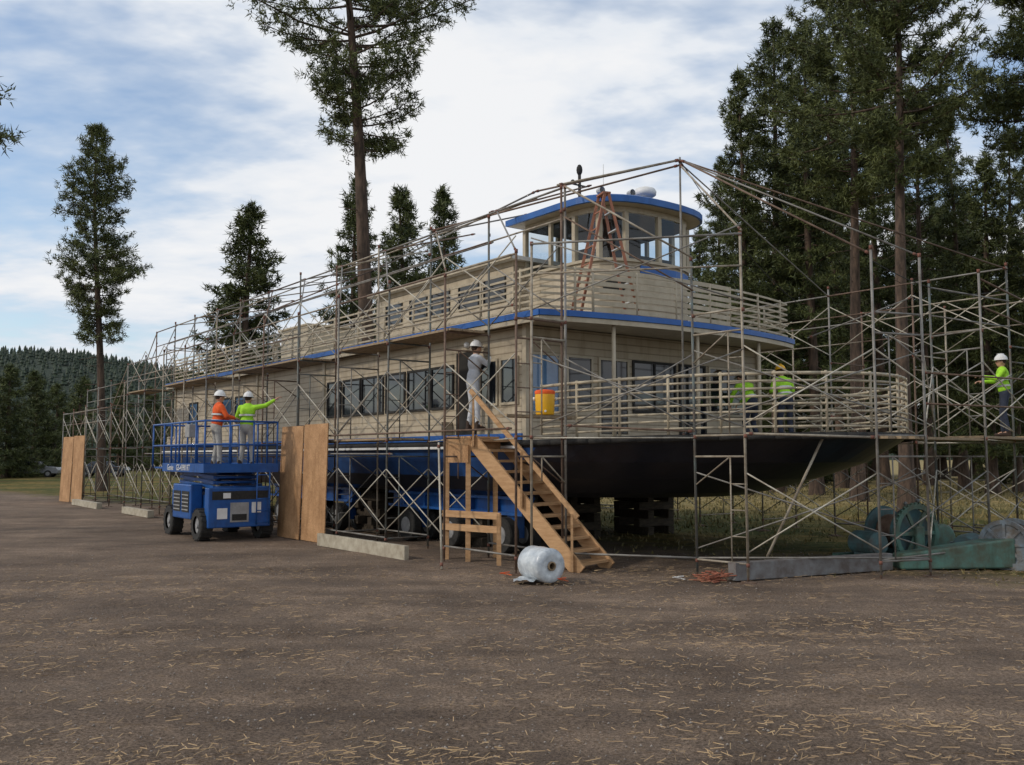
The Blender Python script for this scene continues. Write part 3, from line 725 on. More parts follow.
scaf(fr[0][0],fr[0][1],fr[1][0],fr[1][1],5.45,5.2,[],seed=41,nzo=5.15,nzi=5.1,guard=False)
scaf(fr[1][0],fr[1][1],fr[2][0],fr[2][1],5.15,5.1,[2.2],seed=42,nzo=5.2,nzi=5.2,guard=False)
sb=[]
for k in range(8):
    u=-4+2.13*k;sb.append((P(10.7,u),P(9.3,u)))
scaf(fr[2][0],fr[2][1],sb[0][0],sb[0][1],5.2,5.2,[2.25],seed=43,guard=True)
for k in range(8):
    nx_=sb[k+1] if k<7 else (None,None)
    scaf(sb[k][0],sb[k][1],nx_[0],nx_[1],5.4,5.9,[2.3] if k<6 else [4.2],seed=60+k)
sr_=[(Vector((11.3+1.6*k,17.6+1.1*k,0)),Vector((10.7+1.6*k,18.6+1.1*k,0))) for k in range(2)]
for k in range(2):
    nx_=sr_[k+1] if k<1 else (None,None);scaf(sr_[k][0],sr_[k][1],nx_[0],nx_[1],5.2,5.2,[2.25],seed=90+k)
scaf(P(.9,24.3),P(.9,25.3),P(3,24.3),P(3,25.3),6.3,6.3,[],seed=101);scaf(P(3,24.3),P(3,25.3),P(5.1,24.3),P(5.1,25.3),6.3,6.3,[],seed=102)

def tubeobj(a,b,r=.024,mt='galv',lab="long sloping scaffold tube over the boat",name="scaffold_tube",sag=0):
    a=Vector(a);b=Vector(b);mb=MB();t=(b-a).normalized()
    if sag:
        pts=[(b-a)*(i/10)+Vector((0,0,-sag*4*(i/10)*(1-i/10))) for i in range(11)];mb.path(pts,r,5)
    else:
        r*=.88
        mb.tube((0,0,0),b-a,r,7)
        mb.tube(t*.05,t*.11,r*1.45,7,1);mb.tube((b-a)-t*.11,(b-a)-t*.05,r*1.45,7,1)
    o=mb.obj(name,[M[mt],M['coupler']],None,a)
    if sag: tag(o,"thin black cable slung between scaffold tubes","cable","cables on the scaffold")
    else: tag(o,lab,"scaffold tube","tubes bridging over the boat")
    return o
K=P(2.3,-1.35,7.45)
tubeobj(P(2.3,-1.35,2.2),K+Vector((0,0,.05)),.022,'galv',"tall upright tube rising above the wheelhouse")
K2=P(2.3,3.0,7.85);K3=P(2.3,10,7.3);K4=P(2.3,19,7.0)
tubeobj(K,K2,.025,'rust');tubeobj(K2,K3,.024,'galv');tubeobj(K3,K4,.024,'rust')
tubeobj(K,P(-.32,-.9,6.6),.025,'tan');tubeobj(K+Vector((0,0,-.1)),P(-.32,3.2,6.6),.022,'rust')
tubeobj(K,Vector((5.7,14.55,5.1)),.02,'rust');tubeobj(K,Vector((6.62,14.9,5.15)),.018,'galv')
tubeobj(K,P(9.3,-4,5.8),.018,'rust');tubeobj(K+Vector((0,0,-.06)),P(9.3,.26,5.8),.016,'galv');tubeobj(K+Vector((0,0,-.1)),Vector((3.56,14.2,5.4)),.02,'tan')
for i,u in enumerate(us[1:11]):
    zr=7.45-.02*u
    tubeobj(P(-.32,u,6.55),P(2.3,u,zr if u>3 else 7.55),.02,random.choice(['galv','rust','tan']))
for i,u in enumerate(us[0:10]):
    tubeobj(P(-1.3,u,5.3),P(-.32,u+1.9,6.55),.018,random.choice(['galv','rust','tan']),"diagonal scaffold tube between uprights")
tubeobj(P(.9,1.2,7.05),P(.9,20,6.85),.02,'tan');tubeobj(P(-.32,1,5.95),P(-.32,21,5.95),.018,'galv')
tubeobj(P(-1.3,-1,4.4),P(-1.3,21,4.55),.02,'tan',"long horizontal guard tube along the scaffold")
tubeobj(P(-1.32,3,1.95),P(-1.32,20,2.0),.02,'galv',"long horizontal guard tube along the scaffold")
tubeobj(P(-1.32,-.9,2.36),P(-1.32,8,2.36),.02,'rust',"long horizontal guard tube along the scaffold")
tubeobj(P(-1.32,1.3,2.15),P(-1.85,.35,0),.022,'brace',"raking prop bracing the scaffold to the ground")
tubeobj(Vector((5.2,15.0,2.6)),Vector((3.95,15.1,0)),.026,'tan',"raking prop bracing the scaffold to the ground")
tubeobj(P(7.6,-.3,4.6),P(9.3,-1.9,5.5),.018,'galv')
tubeobj(s0i+Vector((0,0,2.42)),fr[0][1]+Vector((0,0,2.30)),.02,'rust',"horizontal guard tube across the bow")
tubeobj(fr[0][0]+Vector((0,0,2.25)),fr[1][0]+Vector((0,0,2.2)),.022,'tan',"horizontal guard tube across the bow")
for z in(2.75,3.25):
    tubeobj(Vector((6.62,14.94,z)),Vector((11.2,17.5,z)),.018,'rust',"horizontal guard tube on the scaffold platform")
for a,b,s in((K,P(7.4,-.2,5.4),.25),(P(-.32,3.2,6.5),P(-.32,9.6,6.5),.35),(fr[1][0]+Vector((0,0,5)),sb[0][1]+Vector((0,0,5.4)),.3),(P(-1.3,5.4,5.2),P(-1.3,9.7,5.2),.4)):
    tubeobj(a,b,.008,'black',name="cable",sag=s)

# ------------------------------------------------------------ stairs
def stairs():
    A=P(.10,-1.35);Bt=P(-.46,.95,2.25)
    d=Vector((Bt.x-A.x,Bt.y-A.y,0));L=d.length;d.normalize();s=Vector((d.y,-d.x,0))
    e=empty("stairs",A,0,"new timber site stairs leaning up to a landing beside the boat","stairs")
    H=2.25
    for k in(-.44,.44):
        mb=MB();mb.beam(s*k+Vector((0,0,.0)),s*k+d*L+Vector((0,0,H-.06)),.045,.27,0,up=(0,0,1));mb.obj("stringer",M['lumber'],e)
    nst=12
    for i in range(nst):
        t=(i+.7)/nst;p=d*L*t+Vector((0,0,H*t))
        mb=MB();mb.beam(p-s*.415,p+s*.415,.29,.045,0);mb.obj("tread",M['lumber'],e)
    mb=MB();k=-.50
    for t in(.05,.5,.97): mb.beam(s*k+d*L*t+Vector((0,0,H*t-.1)),s*k+d*L*t+Vector((0,0,H*t+.85)),.035,.085)
    mb.beam(s*k+Vector((0,0,.9)),s*k+d*L+Vector((0,0,H+.85)),.035,.085);mb.obj("handrail",M['lumber'],e)
    c=d*(L+.03);mb=MB()
    for i in range(3): mb.beam(c+d*(.1+i*.2)-s*.46+Vector((0,0,H)),c+d*(.1+i*.2)+s*.36+Vector((0,0,H)),.19,.04)
    mb.beam(c-s*.46+Vector((0,0,H-.12)),c+d*.6-s*.46+Vector((0,0,H-.12)),.04,.19);mb.beam(c+Vector((0,0,H-.13))-s*.46,c+s*.36+Vector((0,0,H-.13)),.04,.2)
    mb.obj("landing",M['lumber'],e)
    for (a,b) in((.05,-.46),(.58,-.46),(.05,.3)):
        q=c+d*a+s*b;mb=MB();mb.beam(q,q+Vector((0,0,H)),.09,.09);mb.obj("leg",M['lumber'],e)
    q0=c-s*.51
    for z in(.86,.62):
        mb=MB();mb.beam(q0+d*-.75+Vector((0,0,z)),q0+d*.62+Vector((0,0,z)),.04,.12);mb.obj("side_brace",M['lumber'],e)
    mb=MB();mb.beam(q0+d*-.72,q0+d*-.72+Vector((0,0,.9)),.08,.05);mb.obj("leg",M['lumber'],e)
    mb=MB();mb.beam(q0+Vector((0,0,1.95)),q0+d*.5+Vector((0,0,1.95)),.018,.32);mb.obj("side_panel",M['ply'],e)
stairs()

def ply(w,u,wid,h,lab,tilt=.0,rz=0):
    mb=MB();mb.box(-.012,.012,0,wid,0,h);e=mb.obj("plywood_sheet",M['ply'],None,P(w,u,.01),ANG);e.rotation_euler=(0,tilt,ANG+rz);tag(e,lab,"plywood sheet","plywood sheets leaning on the scaffold")
ply(-1.44,5.7,1.21,2.62,"upright plywood sheet against the scaffold",tilt=.02);ply(-1.48,6.95,1.21,2.60,"upright plywood sheet against the scaffold",tilt=.032)
ply(-1.55,27.9,1.21,2.75,"upright plywood sheet at the end of scaffold",tilt=.02,rz=.12);ply(-1.74,29.15,1.21,2.72,"upright plywood sheet at the end of scaffold",tilt=.035,rz=.12)
def gbeam(a,b,w,h,mt,lab):
    a=Vector(a);b=Vector(b);mb=MB();d=b-a
    mb.beam(Vector((0,0,h/2)),d+Vector((0,0,h/2)),w,h,0)
    o=mb.obj("ground_beam",M[mt],None,a,bevel=.006);tag(o,lab,"beam")
gbeam(P(-1.62,1.9,.0),P(-1.66,5.5,0),.10,.26,'concrete',"pale weathered timber beam lying on gravel")
gbeam(P(-1.9,17,.0),P(-1.9,20,0),.2,.22,'concrete',"pale timber beam lying on gravel");gbeam(P(-2.0,23,.0),P(-2.0,27,0),.2,.22,'concrete',"pale timber beam lying on gravel")
gbeam((3.35,14.35,.02),(6.3,15.75,.02),.18,.27,'steelbeam',"long grey steel beam lying beside the scaffold")
# tapered green housing beside winch
mb=MB();a0=Vector((0,0,0));L_=2.0
vs=[(0,-.16,0),(0,.16,0),(0,.16,.26),(0,-.16,.26),(L_,-.24,0),(L_,.24,0),(L_,.24,.50),(L_,-.24,.50)]
mb.add(vs,[(0,1,2,3),(7,6,5,4),(0,3,7,4),(1,5,6,2),(3,2,6,7),(0,4,5,1)]);o=mb.obj("machine_housing",M['green'],None,(6.45,15.75,.03),math.radians(8),bevel=.03);tag(o,"tapered pale green steel machine housing on the ground","machine part")
def roll():
    e=empty("plastic_roll",(.44,14.35,0),0,"large roll of clear plastic wrap on gravel","plastic roll")
    ax=Vector((-.45,.75,0)).normalized();mb=MB()
    c=Vector((0,0,.265));prof=[(-.28,.07),(-.30,.16),(-.29,.24),(-.25,.262),(-.12,.258),(0,.268),(.13,.260),(.25,.262),(.29,.24),(.30,.16),(.28,.07)]
    mb.lathe(c,ax,prof,28,0,True);mb.lathe(c,ax,[(-.29,.07),(.29,.07)],16,0,True);ob=mb.obj("wrap",M['plasticroll'],e)
    mb=MB();mb.lathe(c,ax,[(-.32,.05),(-.32,.068),(.32,.068),(.32,.05),(-.32,.05)],16,0,True);mb.obj("core",M['plank'],e)
    mb=MB();r_=random.Random(3);vs=[]
    for j in range(7):
        for i in range(9): vs.append((-.42+.05*i,-.25+.055*j,.03+.05*r_.random()*(1 if 0<i<8 else .2)))
    mb.add(vs,[(j*9+i,j*9+i+1,j*9+i+10,j*9+i+9) for j in range(6) for i in range(8)],0,True);mb.obj("loose_film",M['plasticroll'],e)
roll()
mb=MB();r_=random.Random(4)
for i in range(60):
    a=Vector((r_.gauss(0,.14),r_.gauss(0,.10),r_.uniform(.01,.14)));b=a+Vector((r_.uniform(-.2,.2),r_.uniform(-.15,.15),r_.uniform(-.04,.06)));b.z=max(.01,b.z);mb.tube(a,b,.010,4)
o=mb.obj("frayed_rope",M['rope'],None,(3.05,14.3,.01));tag(o,"heap of frayed rusty orange rope on gravel","rope")
for q,mt_,lb in(((.75,14.2,.0),'orange',"small orange strap dropped on gravel"),((2.55,14.4,0),'white',"small white scrap on gravel"),((-.1,14.9,0),'orange',"small orange strap dropped on gravel")):
    mb=MB()
    for i in range(6):
        a=i*.9;mb.beam((.09*math.cos(a),.06*math.sin(a),.03+.01*i),(.09*math.cos(a+1),.06*math.sin(a+1),.035+.01*i),.03,.008)
    o=mb.obj("strap",M[mt_],None,q);tag(o,lb,"strap")
e=empty("water_cooler",P(-.30,-.52,2.62),0,"yellow drink cooler standing on scaffold plank","cooler")
mb=MB();mb.lathe((0,0,0),(0,0,1),[(0,0),(0,.15),(.02,.16),(.34,.175),(.36,.17)],20,0,True);mb.obj("body",M['yellow'],e)
mb=MB();mb.lathe((0,0,.36),(0,0,1),[(0,.175),(.05,.178),(.07,.15),(.09,0)],20,0,True);mb.obj("lid",M['orange'],e)
mb=MB();mb.tube((0,-.15,.06),(0,-.22,.06),.02,8);mb.obj("spout",M['white'],e)
for x in(-.19,.19):
    mb=MB();mb.tube((x-.02,0,.28),(x+.02,0,.28),.03,8);mb.obj("handle",M['white'],e)
mb=MB();pl0=P(-1.3,-.6,2.58);mb.beam(Vector((0,0,0)),P(.35,-.6,2.58)-pl0,.3,.045);o=mb.obj("scaffold_plank",M['plank'],None,pl0);tag(o,"short timber plank spanning the scaffold frame","plank")
def stepladder(w,u,z,h,rz,lab):
    e=empty("step_ladder",P(w,u,z),rz,lab,"ladder");
    for sgn,nm in((-1,"ladder_rails"),(1,"ladder_back")):
        mb=MB();sp=.62
        for x in(-1,1): mb.beam((x*.27,sgn*sp,0),(x*.15,sgn*.04,h),.025,.055,0)
        n_=7
        for i in range(1,n_):
            t=i/n_;x=.27-.12*t;y=sgn*(sp-(sp-.04)*t);mb.beam((-x,y,h*t),(x,y,h*t),.07 if sgn<0 else .025,.022,1 if sgn<0 else 0)
        mb.obj(nm,[M['ladderred'],M['silver']],e)
    mb=MB();mb.box(-.17,.17,-.08,.08,h,h+.035);mb.obj("top_cap",M['ladderred'],e)
stepladder(1.75,.16,4.57,2.45,ANG+1.25,"orange fibreglass step ladder beside the wheelhouse")

# ------------------------------------------------------------ scissor lift
def lift(loc,rz):
    e=empty("scissor_lift",loc,rz,"blue rough terrain scissor lift carrying two workers","scissor lift")
    mb=MB();mb.box(.28,1.42,.15,2.75,.42,1.02);mb.box(.12,1.58,-.02,.24,.30,1.20);mb.box(.22,1.48,2.68,2.9,.38,1.1)
    mb.obj("chassis",M['liftblue'],e,bevel=.025)
    for a,b in((-.01,.27),(1.43,1.71)):
        mb=MB();mb.box(a,b,.80,2.10,.46,1.26);mb.obj("engine_cover",M['liftblue'],e,bevel=.03)
    for q in((-.022,-.01,.9,1.4,.62,1.1),(-.022,-.01,1.5,2.0,.62,1.1)):
        mb=MB();mb.box(*q);v_=mb.obj("vent_panel",M['black'],e)
        mb=MB()
        for k in range(5): mb.box(q[0]-.008,q[0],q[2]+.03,q[3]-.03,.66+k*.085,.685+k*.085)
        mb.obj("louvre",M['liftgrey'],v_)
    mb=MB();mb.box(.62,1.05,-.034,-.022,.42,.86);mb.obj("vent_panel",M['liftgrey'],e)
    mb=MB();mb.box(.2,1.5,-.030,-.022,.93,1.12);mb.obj("recess_panel",M['black'],e)
    for q in((.32,.55,-.035,-.022,.5,.74),(1.12,1.34,-.035,-.022,.62,.86),(.45,.62,-.042,-.031,.96,1.08)):
        mb=MB();mb.box(*q);mb.obj("safety_label",M['white'],e)
    mb=MB();mb.box(.66,1.0,-.045,-.036,.46,.60);mb.obj("control_panel",M['black'],e)
    for x in(.14,1.56):
        for y in(.42,2.48):
            mb=MB();mb.lathe((x-.14,y,.36),(1,0,0),[(0,.20),(0,.33),(.03,.36),(.25,.36),(.28,.33),(.28,.20)],26,0)
            for k in range(18):
                t=k*6.283/18
                mb.beam((x-.135,y+math.cos(t)*.362,.36+math.sin(t)*.362),(x+.135,y+math.cos(t+.12)*.362,.36+math.sin(t+.12)*.362),.05,.022,0,up=(0,math.cos(t),math.sin(t)))
            w=mb.obj("wheel",M['black'],e)
            mb=MB();mb.lathe((x-.13,y,.36),(1,0,0),[(0,0),(.0,.07),(.04,.09),(.04,.20),(.22,.20),(.22,.09),(.26,.07),(.26,0)],20,0);mb.obj("rim",M['liftgrey'],w)
    mb=MB()
    for k in range(3):
        z=1.20+k*.115
        for x in(.34,1.32):
            mb.beam((x,.25,z),(x,2.65,z+.10),.05,.07);mb.beam((x+.07*(1 if x<1 else -1),.25,z+.10),(x+.07*(1 if x<1 else -1),2.65,z),.05,.07)
        mb.tube((.34,.27,z),(1.32,.27,z),.03,8);mb.tube((.34,1.45,z+.05),(1.32,1.45,z+.05),.03,8)
    mb.obj("scissor_arms",M['liftblue'],e)
    mb=MB();mb.tube((.83,.6,1.15),(.83,1.9,1.40),.06,10);mb.obj("hydraulic_cylinder",M['silver'],e)
    mb=MB();mb.box(.0,1.7,-.05,2.95,1.56,1.62);mb.box(-.02,.0,-.05,2.95,1.54,1.74);mb.box(1.70,1.72,-.05,2.95,1.54,1.74);mb.box(-.02,1.72,-.07,-.05,1.54,1.74);mb.box(-.02,1.72,2.95,2.97,1.54,1.74)
    mb.box(.05,1.65,2.97,3.9,1.60,1.64);pf=mb.obj("platform",M['liftblue'],e)
    mb=MB();z0=1.62
    for x in(0,1.7):
        for y in(-.04,.55,1.15,1.75,2.35,2.93,3.85):mb.tube((x,y,z0),(x,y,z0+1.08),.022,8)
        for z in(1.08,.55):mb.tube((x,-.04,z0+z),(x,3.85,z0+z),.022,8)
    for y in(-.04,3.85):
        for z in(1.08,.55):mb.tube((0,y,z0+z),(1.7,y,z0+z),.022,8)
        for x in(.57,1.13):mb.tube((x,y,z0),(x,y,z0+1.08),.022,8)
    mb.obj("guard_rail",M['liftblue'],e)
    mb=MB();mb.box(-.1,.06,.75,1.05,z0+.72,z0+1.02);mb.obj("control_box",M['liftgrey'],e,bevel=.01)
    mb=MB()
    for x in(1.2,1.5):mb.tube((x,-.12,.35),(x,-.12,1.55),.016,6)
    for k in range(5):mb.tube((1.2,-.12,.4+k*.27),(1.5,-.12,.4+k*.27),.014,6)
    mb.obj("ladder",M['liftblue'],e)
    for txt,y,x,sz in(("Genie",2.55,-.028,.20),("GS-4390 RT",1.85,-.028,.20)):
        cu=bpy.data.curves.new("lettering",'FONT');cu.body=txt;cu.size=sz;cu.extrude=.002
        t=bpy.data.objects.new("lettering_tmp",cu);col.objects.link(t);bpy.context.view_layer.update()
        me=bpy.data.meshes.new_from_object(t.evaluated_get(bpy.context.evaluated_depsgraph_get()));bpy.data.objects.remove(t)
        me.materials.clear();me.materials.append(M['white'])
        o=bpy.data.objects.new("lettering",me);col.objects.link(o);o.parent=e;o.location=(x,y+.0,1.575);o.rotation_euler=(math.radians(90),0,math.radians(-90))
    return e
LL=Vector((-6.87,20.8,0))
lift(LL,ANG)
def LP(w,u,z):return Vector((LL.x+w*CA-u*SA,LL.y+w*SA+u*CA,z))

# ------------------------------------------------------------ people
def remesh(mb,name,mt,parent,vox,smooth=3):
    me=mb.mesh(name,[mt]);t=bpy.data.objects.new("tmp",me);col.objects.link(t)
    r=t.modifiers.new("r",'REMESH');r.mode='VOXEL';r.voxel_size=vox;r.use_smooth_shade=True
    s=t.modifiers.new("s",'SMOOTH');s.iterations=smooth;s.factor=.5
    bpy.context.view_layer.update();m2=bpy.data.meshes.new_from_object(t.evaluated_get(bpy.context.evaluated_depsgraph_get()))
    bpy.data.objects.remove(t);m2.name=name;m2.materials.clear();m2.materials.append(mt)
    o=bpy.data.objects.new(name,m2);col.objects.link(o);o.parent=parent;return o
def person(label,loc,rz,shirt,pants,arms,lean=.05,helmet=True,turn=0.0,legs=None,drop=0.0,tilt=0.0,hat='white'):
    e=empty("person",loc,rz,label,"person")
    V_=Vector
    hip=V_((0,0,.94-drop));ch=hip+V_((0,math.sin(lean),math.cos(lean)))*.40;nk=hip+V_((0,math.sin(lean),math.cos(lean)))*.55
    hd=nk+V_((0,math.sin(lean*1.2)+.02,math.cos(lean*1.2)))*.145
    up=(nk-hip).normalized();right=V_((1,0,0));fw=right.cross(up)*-1
    sh={-1:ch+up*.085+V_((-.185,0,0)),1:ch+up*.085+V_((.185,0,0))}
    if legs is None:
        legs={-1:(V_((-.12,.05+drop*.8,.50-drop*.45)),V_((-.14,-.02,.09))),1:(V_((.12,.04+drop*.8,.50-drop*.45)),V_((.15,.03,.09)))}
    Rh=Matrix.Rotation(turn,3,'Z')@Matrix.Rotation(-lean*.7-tilt,3,'X')
    b=MB()
    b.sphere(hd,(.076,.095,.112),14,10,0,Rh);b.sphere(hd+Rh@V_((0,.03,-.06)),(.055,.06,.06),10,8,0,Rh)
    b.sphere(hd+Rh@V_((0,.10,-.015)),(.013,.02,.022),8,6,0,Rh);b.sphere(hd+Rh@V_((0,.088,.028)),(.05,.012,.012),8,6,0,Rh)
    b.sphere(hd+Rh@V_((0,.087,-.055)),(.025,.01,.009),8,6,0,Rh)
    for s in(-1,1): b.sphere(hd+Rh@V_((s*.078,-.005,-.01)),(.012,.02,.032),8,6,0,Rh)
    b.cap(nk-up*.05,hd+Rh@V_((0,-.01,-.05)),.055,.05)
    b.sphere(ch,(.165,.105,.19),14,10,0,Matrix.Rotation(-lean,3,'X'));b.sphere(hip+up*.08,(.145,.10,.19),14,10,0,Matrix.Rotation(-lean,3,'X'))
    sh_=MB();sh_.sphere(ch,(.19,.13,.20),14,10,0,Matrix.Rotation(-lean,3,'X'));sh_.sphere(hip+up*.13,(.172,.128,.20),14,10,0,Matrix.Rotation(-lean,3,'X'))
    sh_.cap(sh[-1],sh[1],.068,.068);sh_.cap(nk-up*.06,nk+up*.0,.085,.062)
    for s in(-1,1):
        el,wr=arms[s];el=V_(el);wr=V_(wr)
        b.cap(sh[s],el,.05,.038);b.cap(el,wr,.038,.026)
        sh_.cap(sh[s],el,.068,.054);sh_.cap(el,el.lerp(wr,.86),.054,.040)
        hdv=(wr-el).normalized();sd=hdv.cross(V_((0,0,1)));sd=(sd if sd.length>.2 else V_((1,0,0))).normalized();nrm=sd.cross(hdv).normalized()
        if nrm.z>0:nrm=-nrm
        pm=wr+hdv*.055;mt3=Matrix((sd,nrm,hdv)).transposed();b.sphere(pm,(.04,.017,.055),10,8,0,mt3);b.cap(wr,pm,.024,.024)
        for k,(o_,ln) in enumerate(((-.03,.062),(-.010,.076),(.011,.072),(.031,.055))):
            r0=pm+hdv*.035+sd*o_;r1=r0+hdv*ln*.55+nrm*.012;r2=r1+(hdv*.4+nrm*.9)*ln*.55;b.cap(r0,r1,.010,.009,0,8);b.cap(r1,r2,.009,.008,0,8)
        t0=pm-hdv*.03+sd*(-.03*s);t1=t0+(hdv*.5+sd*(-.8*s)+nrm*.4)*.05;t2=t1+(hdv*.8+nrm*.5)*.035;b.cap(t0,t1,.013,.011,0,8);b.cap(t1,t2,.011,.009,0,8)
    p=MB();p.sphere(hip+V_((0,-.01,.02)),(.165,.125,.15),14,10)
    bt=MB()
    for s in(-1,1):
        kn,an=legs[s];kn=V_(kn);an=V_(an);hp=hip+V_((s*.092,0,-.02))
        b.cap(hp,kn,.075,.05);b.cap(kn,an,.05,.036);b.cap(an,an+V_((0,.1,-.04)),.035,.03)
        p.cap(hp,kn,.090,.066);p.cap(kn,an+V_((0,0,.03)),.064,.056)
        bt.cap(an+V_((0,0,.08)),an+V_((0,-.01,-.03)),.054,.052);bt.cap(an+V_((0,-.02,-.045)),an+V_((s*.02,.15,-.055)),.043,.040)
        bt.box(an.x-.045,an.x+.05,an.y-.06,an.y+.17,an.z-.09,an.z-.04)
    remesh(b,"body",M['skin'],e,.010,2);remesh(sh_,"shirt",M[shirt],e,.016,4);remesh(p,"trousers",M[pants],e,.016,3)
    o=remesh(bt,"boots",M['hair'],e,.013,2)
    h=MB();h.sphere(hd+Rh@V_((0,-.018,.02)),(.082,.092,.10),12,8,0,Rh);h.obj("hair",M['hair'],e)
    for s in(-1,1):
        q=MB();q.sphere(hd+Rh@V_((s*.03,.088,.008)),.010,8,6);q.obj("eye",M['black'],e)
    if helmet:
        q=MB();vs=[];c=hd+Rh@V_((0,-.005,.045));n_=18
        prof=[(0,.125),(.02,.122),(.06,.112),(.10,.08),(.125,.04),(.132,.0)]
        for (z,r) in prof:
            for i in range(n_):
                t=6.283*i/n_;vs.append(c+Rh@V_((math.cos(t)*r*.92,math.sin(t)*r*1.08,z)))
        fs=[(k*n_+i,k*n_+(i+1)%n_,(k+1)*n_+(i+1)%n_,(k+1)*n_+i) for k in range(5) for i in range(n_)];q.add(vs,fs,0,True)
        vs=[];
        for i in range(n_):
            t=6.283*i/n_;f=1.0+ (.35 if math.sin(t)>.3 else .10);vs.append(c+Rh@V_((math.cos(t)*.12*.92,math.sin(t)*.12*1.08,.004)));vs.append(c+Rh@V_((math.cos(t)*.125*.95*min(f,1.15),math.sin(t)*.125*1.08*f,-.008)))
        q.add(vs,[(2*i,2*i+1,(2*i+3)%(2*n_),(2*i+2)%(2*n_)) for i in range(n_)],0,True);q.sphere(c+Rh@V_((0,0,.128)),(.02,.08,.012),8,6,0,Rh);q.obj("hard_hat",M[hat],e)
    if shirt in('lime','orange'):
        n_=24
        for hh,rx,ry in((.16,.186,.142),(.30,.205,.146)):
            q=MB();c=hip+up*hh;vs=[]
            for i in range(n_):
                t=6.283*i/n_;a=V_((math.cos(t)*rx,0,0))+fw*math.sin(t)*ry;vs.append(c+a-up*.02);vs.append(c+a+up*.02)
            q.add(vs,[(2*i,2*i+1,(2*i+3)%(2*n_),(2*i+2)%(2*n_)) for i in range(n_)],0,True)
            q.obj("reflective_band",M['silver'],e)
    return e
person("worker in orange shirt, pale trousers and white hard hat",LP(.42,.42,1.62),math.radians(-55),'orange','pantsw',{-1:((-.27,.14,1.20),(-.14,.36,1.14)),1:((.27,.14,1.20),(.16,.37,1.16))},lean=.08)
person("worker in lime shirt and white cap reaching up with one arm",LP(1.12,.38,1.62),math.radians(-12),'lime','pantsw',{-1:((-.30,.08,1.22),(-.20,.30,1.10)),1:((.40,.12,1.47),(.60,.22,1.62))},lean=.06)
person("worker in pale jacket and pale trousers beside the cabin door",P(.02,2.15,2.42),math.radians(-60),'tyvek','tyvek',{-1:((-.24,.20,1.25),(-.12,.38,1.42)),1:((.24,.20,1.30),(.12,.36,1.50))},lean=.1,helmet=True)
person("worker in lime shirt and dark trousers standing on bow deck",P(6.75,-.30,2.215),math.radians(15),'lime','pantsd',{-1:((-.26,.14,1.15),(-.16,.36,1.12)),1:((.26,.14,1.15),(.14,.38,1.18))},lean=.28,drop=.03,hat='yellow')
person("stooping worker in lime shirt on the bow deck",P(6.1,.10,2.215),math.radians(30),'lime','pantsd',{-1:((-.24,.36,1.06),(-.14,.54,.88)),1:((.24,.36,1.06),(.14,.54,.90))},lean=.5,drop=.10)
person("worker in lime shirt and white hard hat gripping a tube",P(10.35,-3.35,2.34),math.radians(70),'lime','pantsd',{-1:((-.28,.18,1.25),(-.20,.44,1.30)),1:((.28,.16,1.22),(.20,.42,1.22))},lean=.06)

# ------------------------------------------------------------ winches
def winch(loc,rz,s,mt,lab,mt2):
    e=empty("winch",loc,rz,lab,"winch");e.scale=(s,s,s)
    mb=MB();mb.box(-.95,.95,-.5,-.38,.0,.14);mb.box(-.95,.95,.38,.5,.0,.14);mb.box(-.9,-.78,-.4,.4,.02,.12);mb.box(.78,.9,-.4,.4,.02,.12);mb.obj("base_frame",M[mt],e,bevel=.01)
    mb=MB();mb.lathe((0,-.3,.5),(0,1,0),[(0,0),(0,.42),(.04,.42),(.04,.18),(.56,.18),(.56,.42),(.60,.42),(.60,0)],32,0);mb.obj("drum",M[mt2],e)
    mb=MB();mb.lathe((0,-.27+.08,.5),(0,1,0),[(0,.2),(0,.27),(.38,.27),(.38,.2)],24,0)
    for k in range(9):mb.lathe((0,-.18+k*.042,.5),(0,1,0),[(-.02,.265),(0,.285),(.02,.265)],20,0,True)
    mb.obj("cable",M['rust'],e)
    mb=MB();y=-.42;n_=40
    mb.lathe((0,y,.5),(0,1,0),[(-.03,.40),(-.03,.48),(.03,.48),(.03,.40),(-.03,.40)],n_,0);mb.lathe((0,y,.5),(0,1,0),[(-.05,0),(-.05,.09),(.05,.09),(.05,0)],16,0)
    for k in range(6):
        t=k*math.pi/3;mb.beam((math.cos(t)*.07,y,.5+math.sin(t)*.07),(math.cos(t)*.42,y,.5+math.sin(t)*.42),.035,.06)
    for k in range(36):
        t=k*math.pi/18;mb.beam((math.cos(t)*.47,y,.5+math.sin(t)*.47),(math.cos(t)*.505,y,.5+math.sin(t)*.505),.04,.035)
    mb.obj("gear_wheel",M[mt],e)
    for q in((-.09,.09,-.52,-.46,.1,.62),(-.09,.09,.34,.42,.1,.62)):
        mb=MB();mb.box(*q);mb.obj("bearing_stand",M[mt],e,bevel=.02)
    mb=MB();mb.lathe((-.72,-.35,.34),(0,1,0),[(0,0),(0,.17),(.05,.2),(.5,.2),(.55,.17),(.55,0)],20,0);mb.box(-.85,-.6,-.25,.1,.1,.2);mb.obj("motor",M[mt2],e)
    mb=MB();mb.lathe((.68,-.40,.36),(0,1,0),[(0,0),(0,.24),(.03,.27),(.14,.27),(.17,.24),(.17,0)],22,0);mb.box(.5,.86,-.3,.15,.1,.42);mb.obj("gearbox",M[mt],e,bevel=.02)
    for q in(((.5,.2,.12),(.62,.1,1.0)),((.35,.25,.12),(.42,.18,.95))):
        mb=MB();mb.tube(q[0],q[1],.02,6);mb.sphere(q[1],.035,8,6);mb.obj("lever",M['mgrey'],e)
winch((7.0,17.1,0),math.radians(24),1.08,'green',"old green geared cable winch on the grass",'teal2')
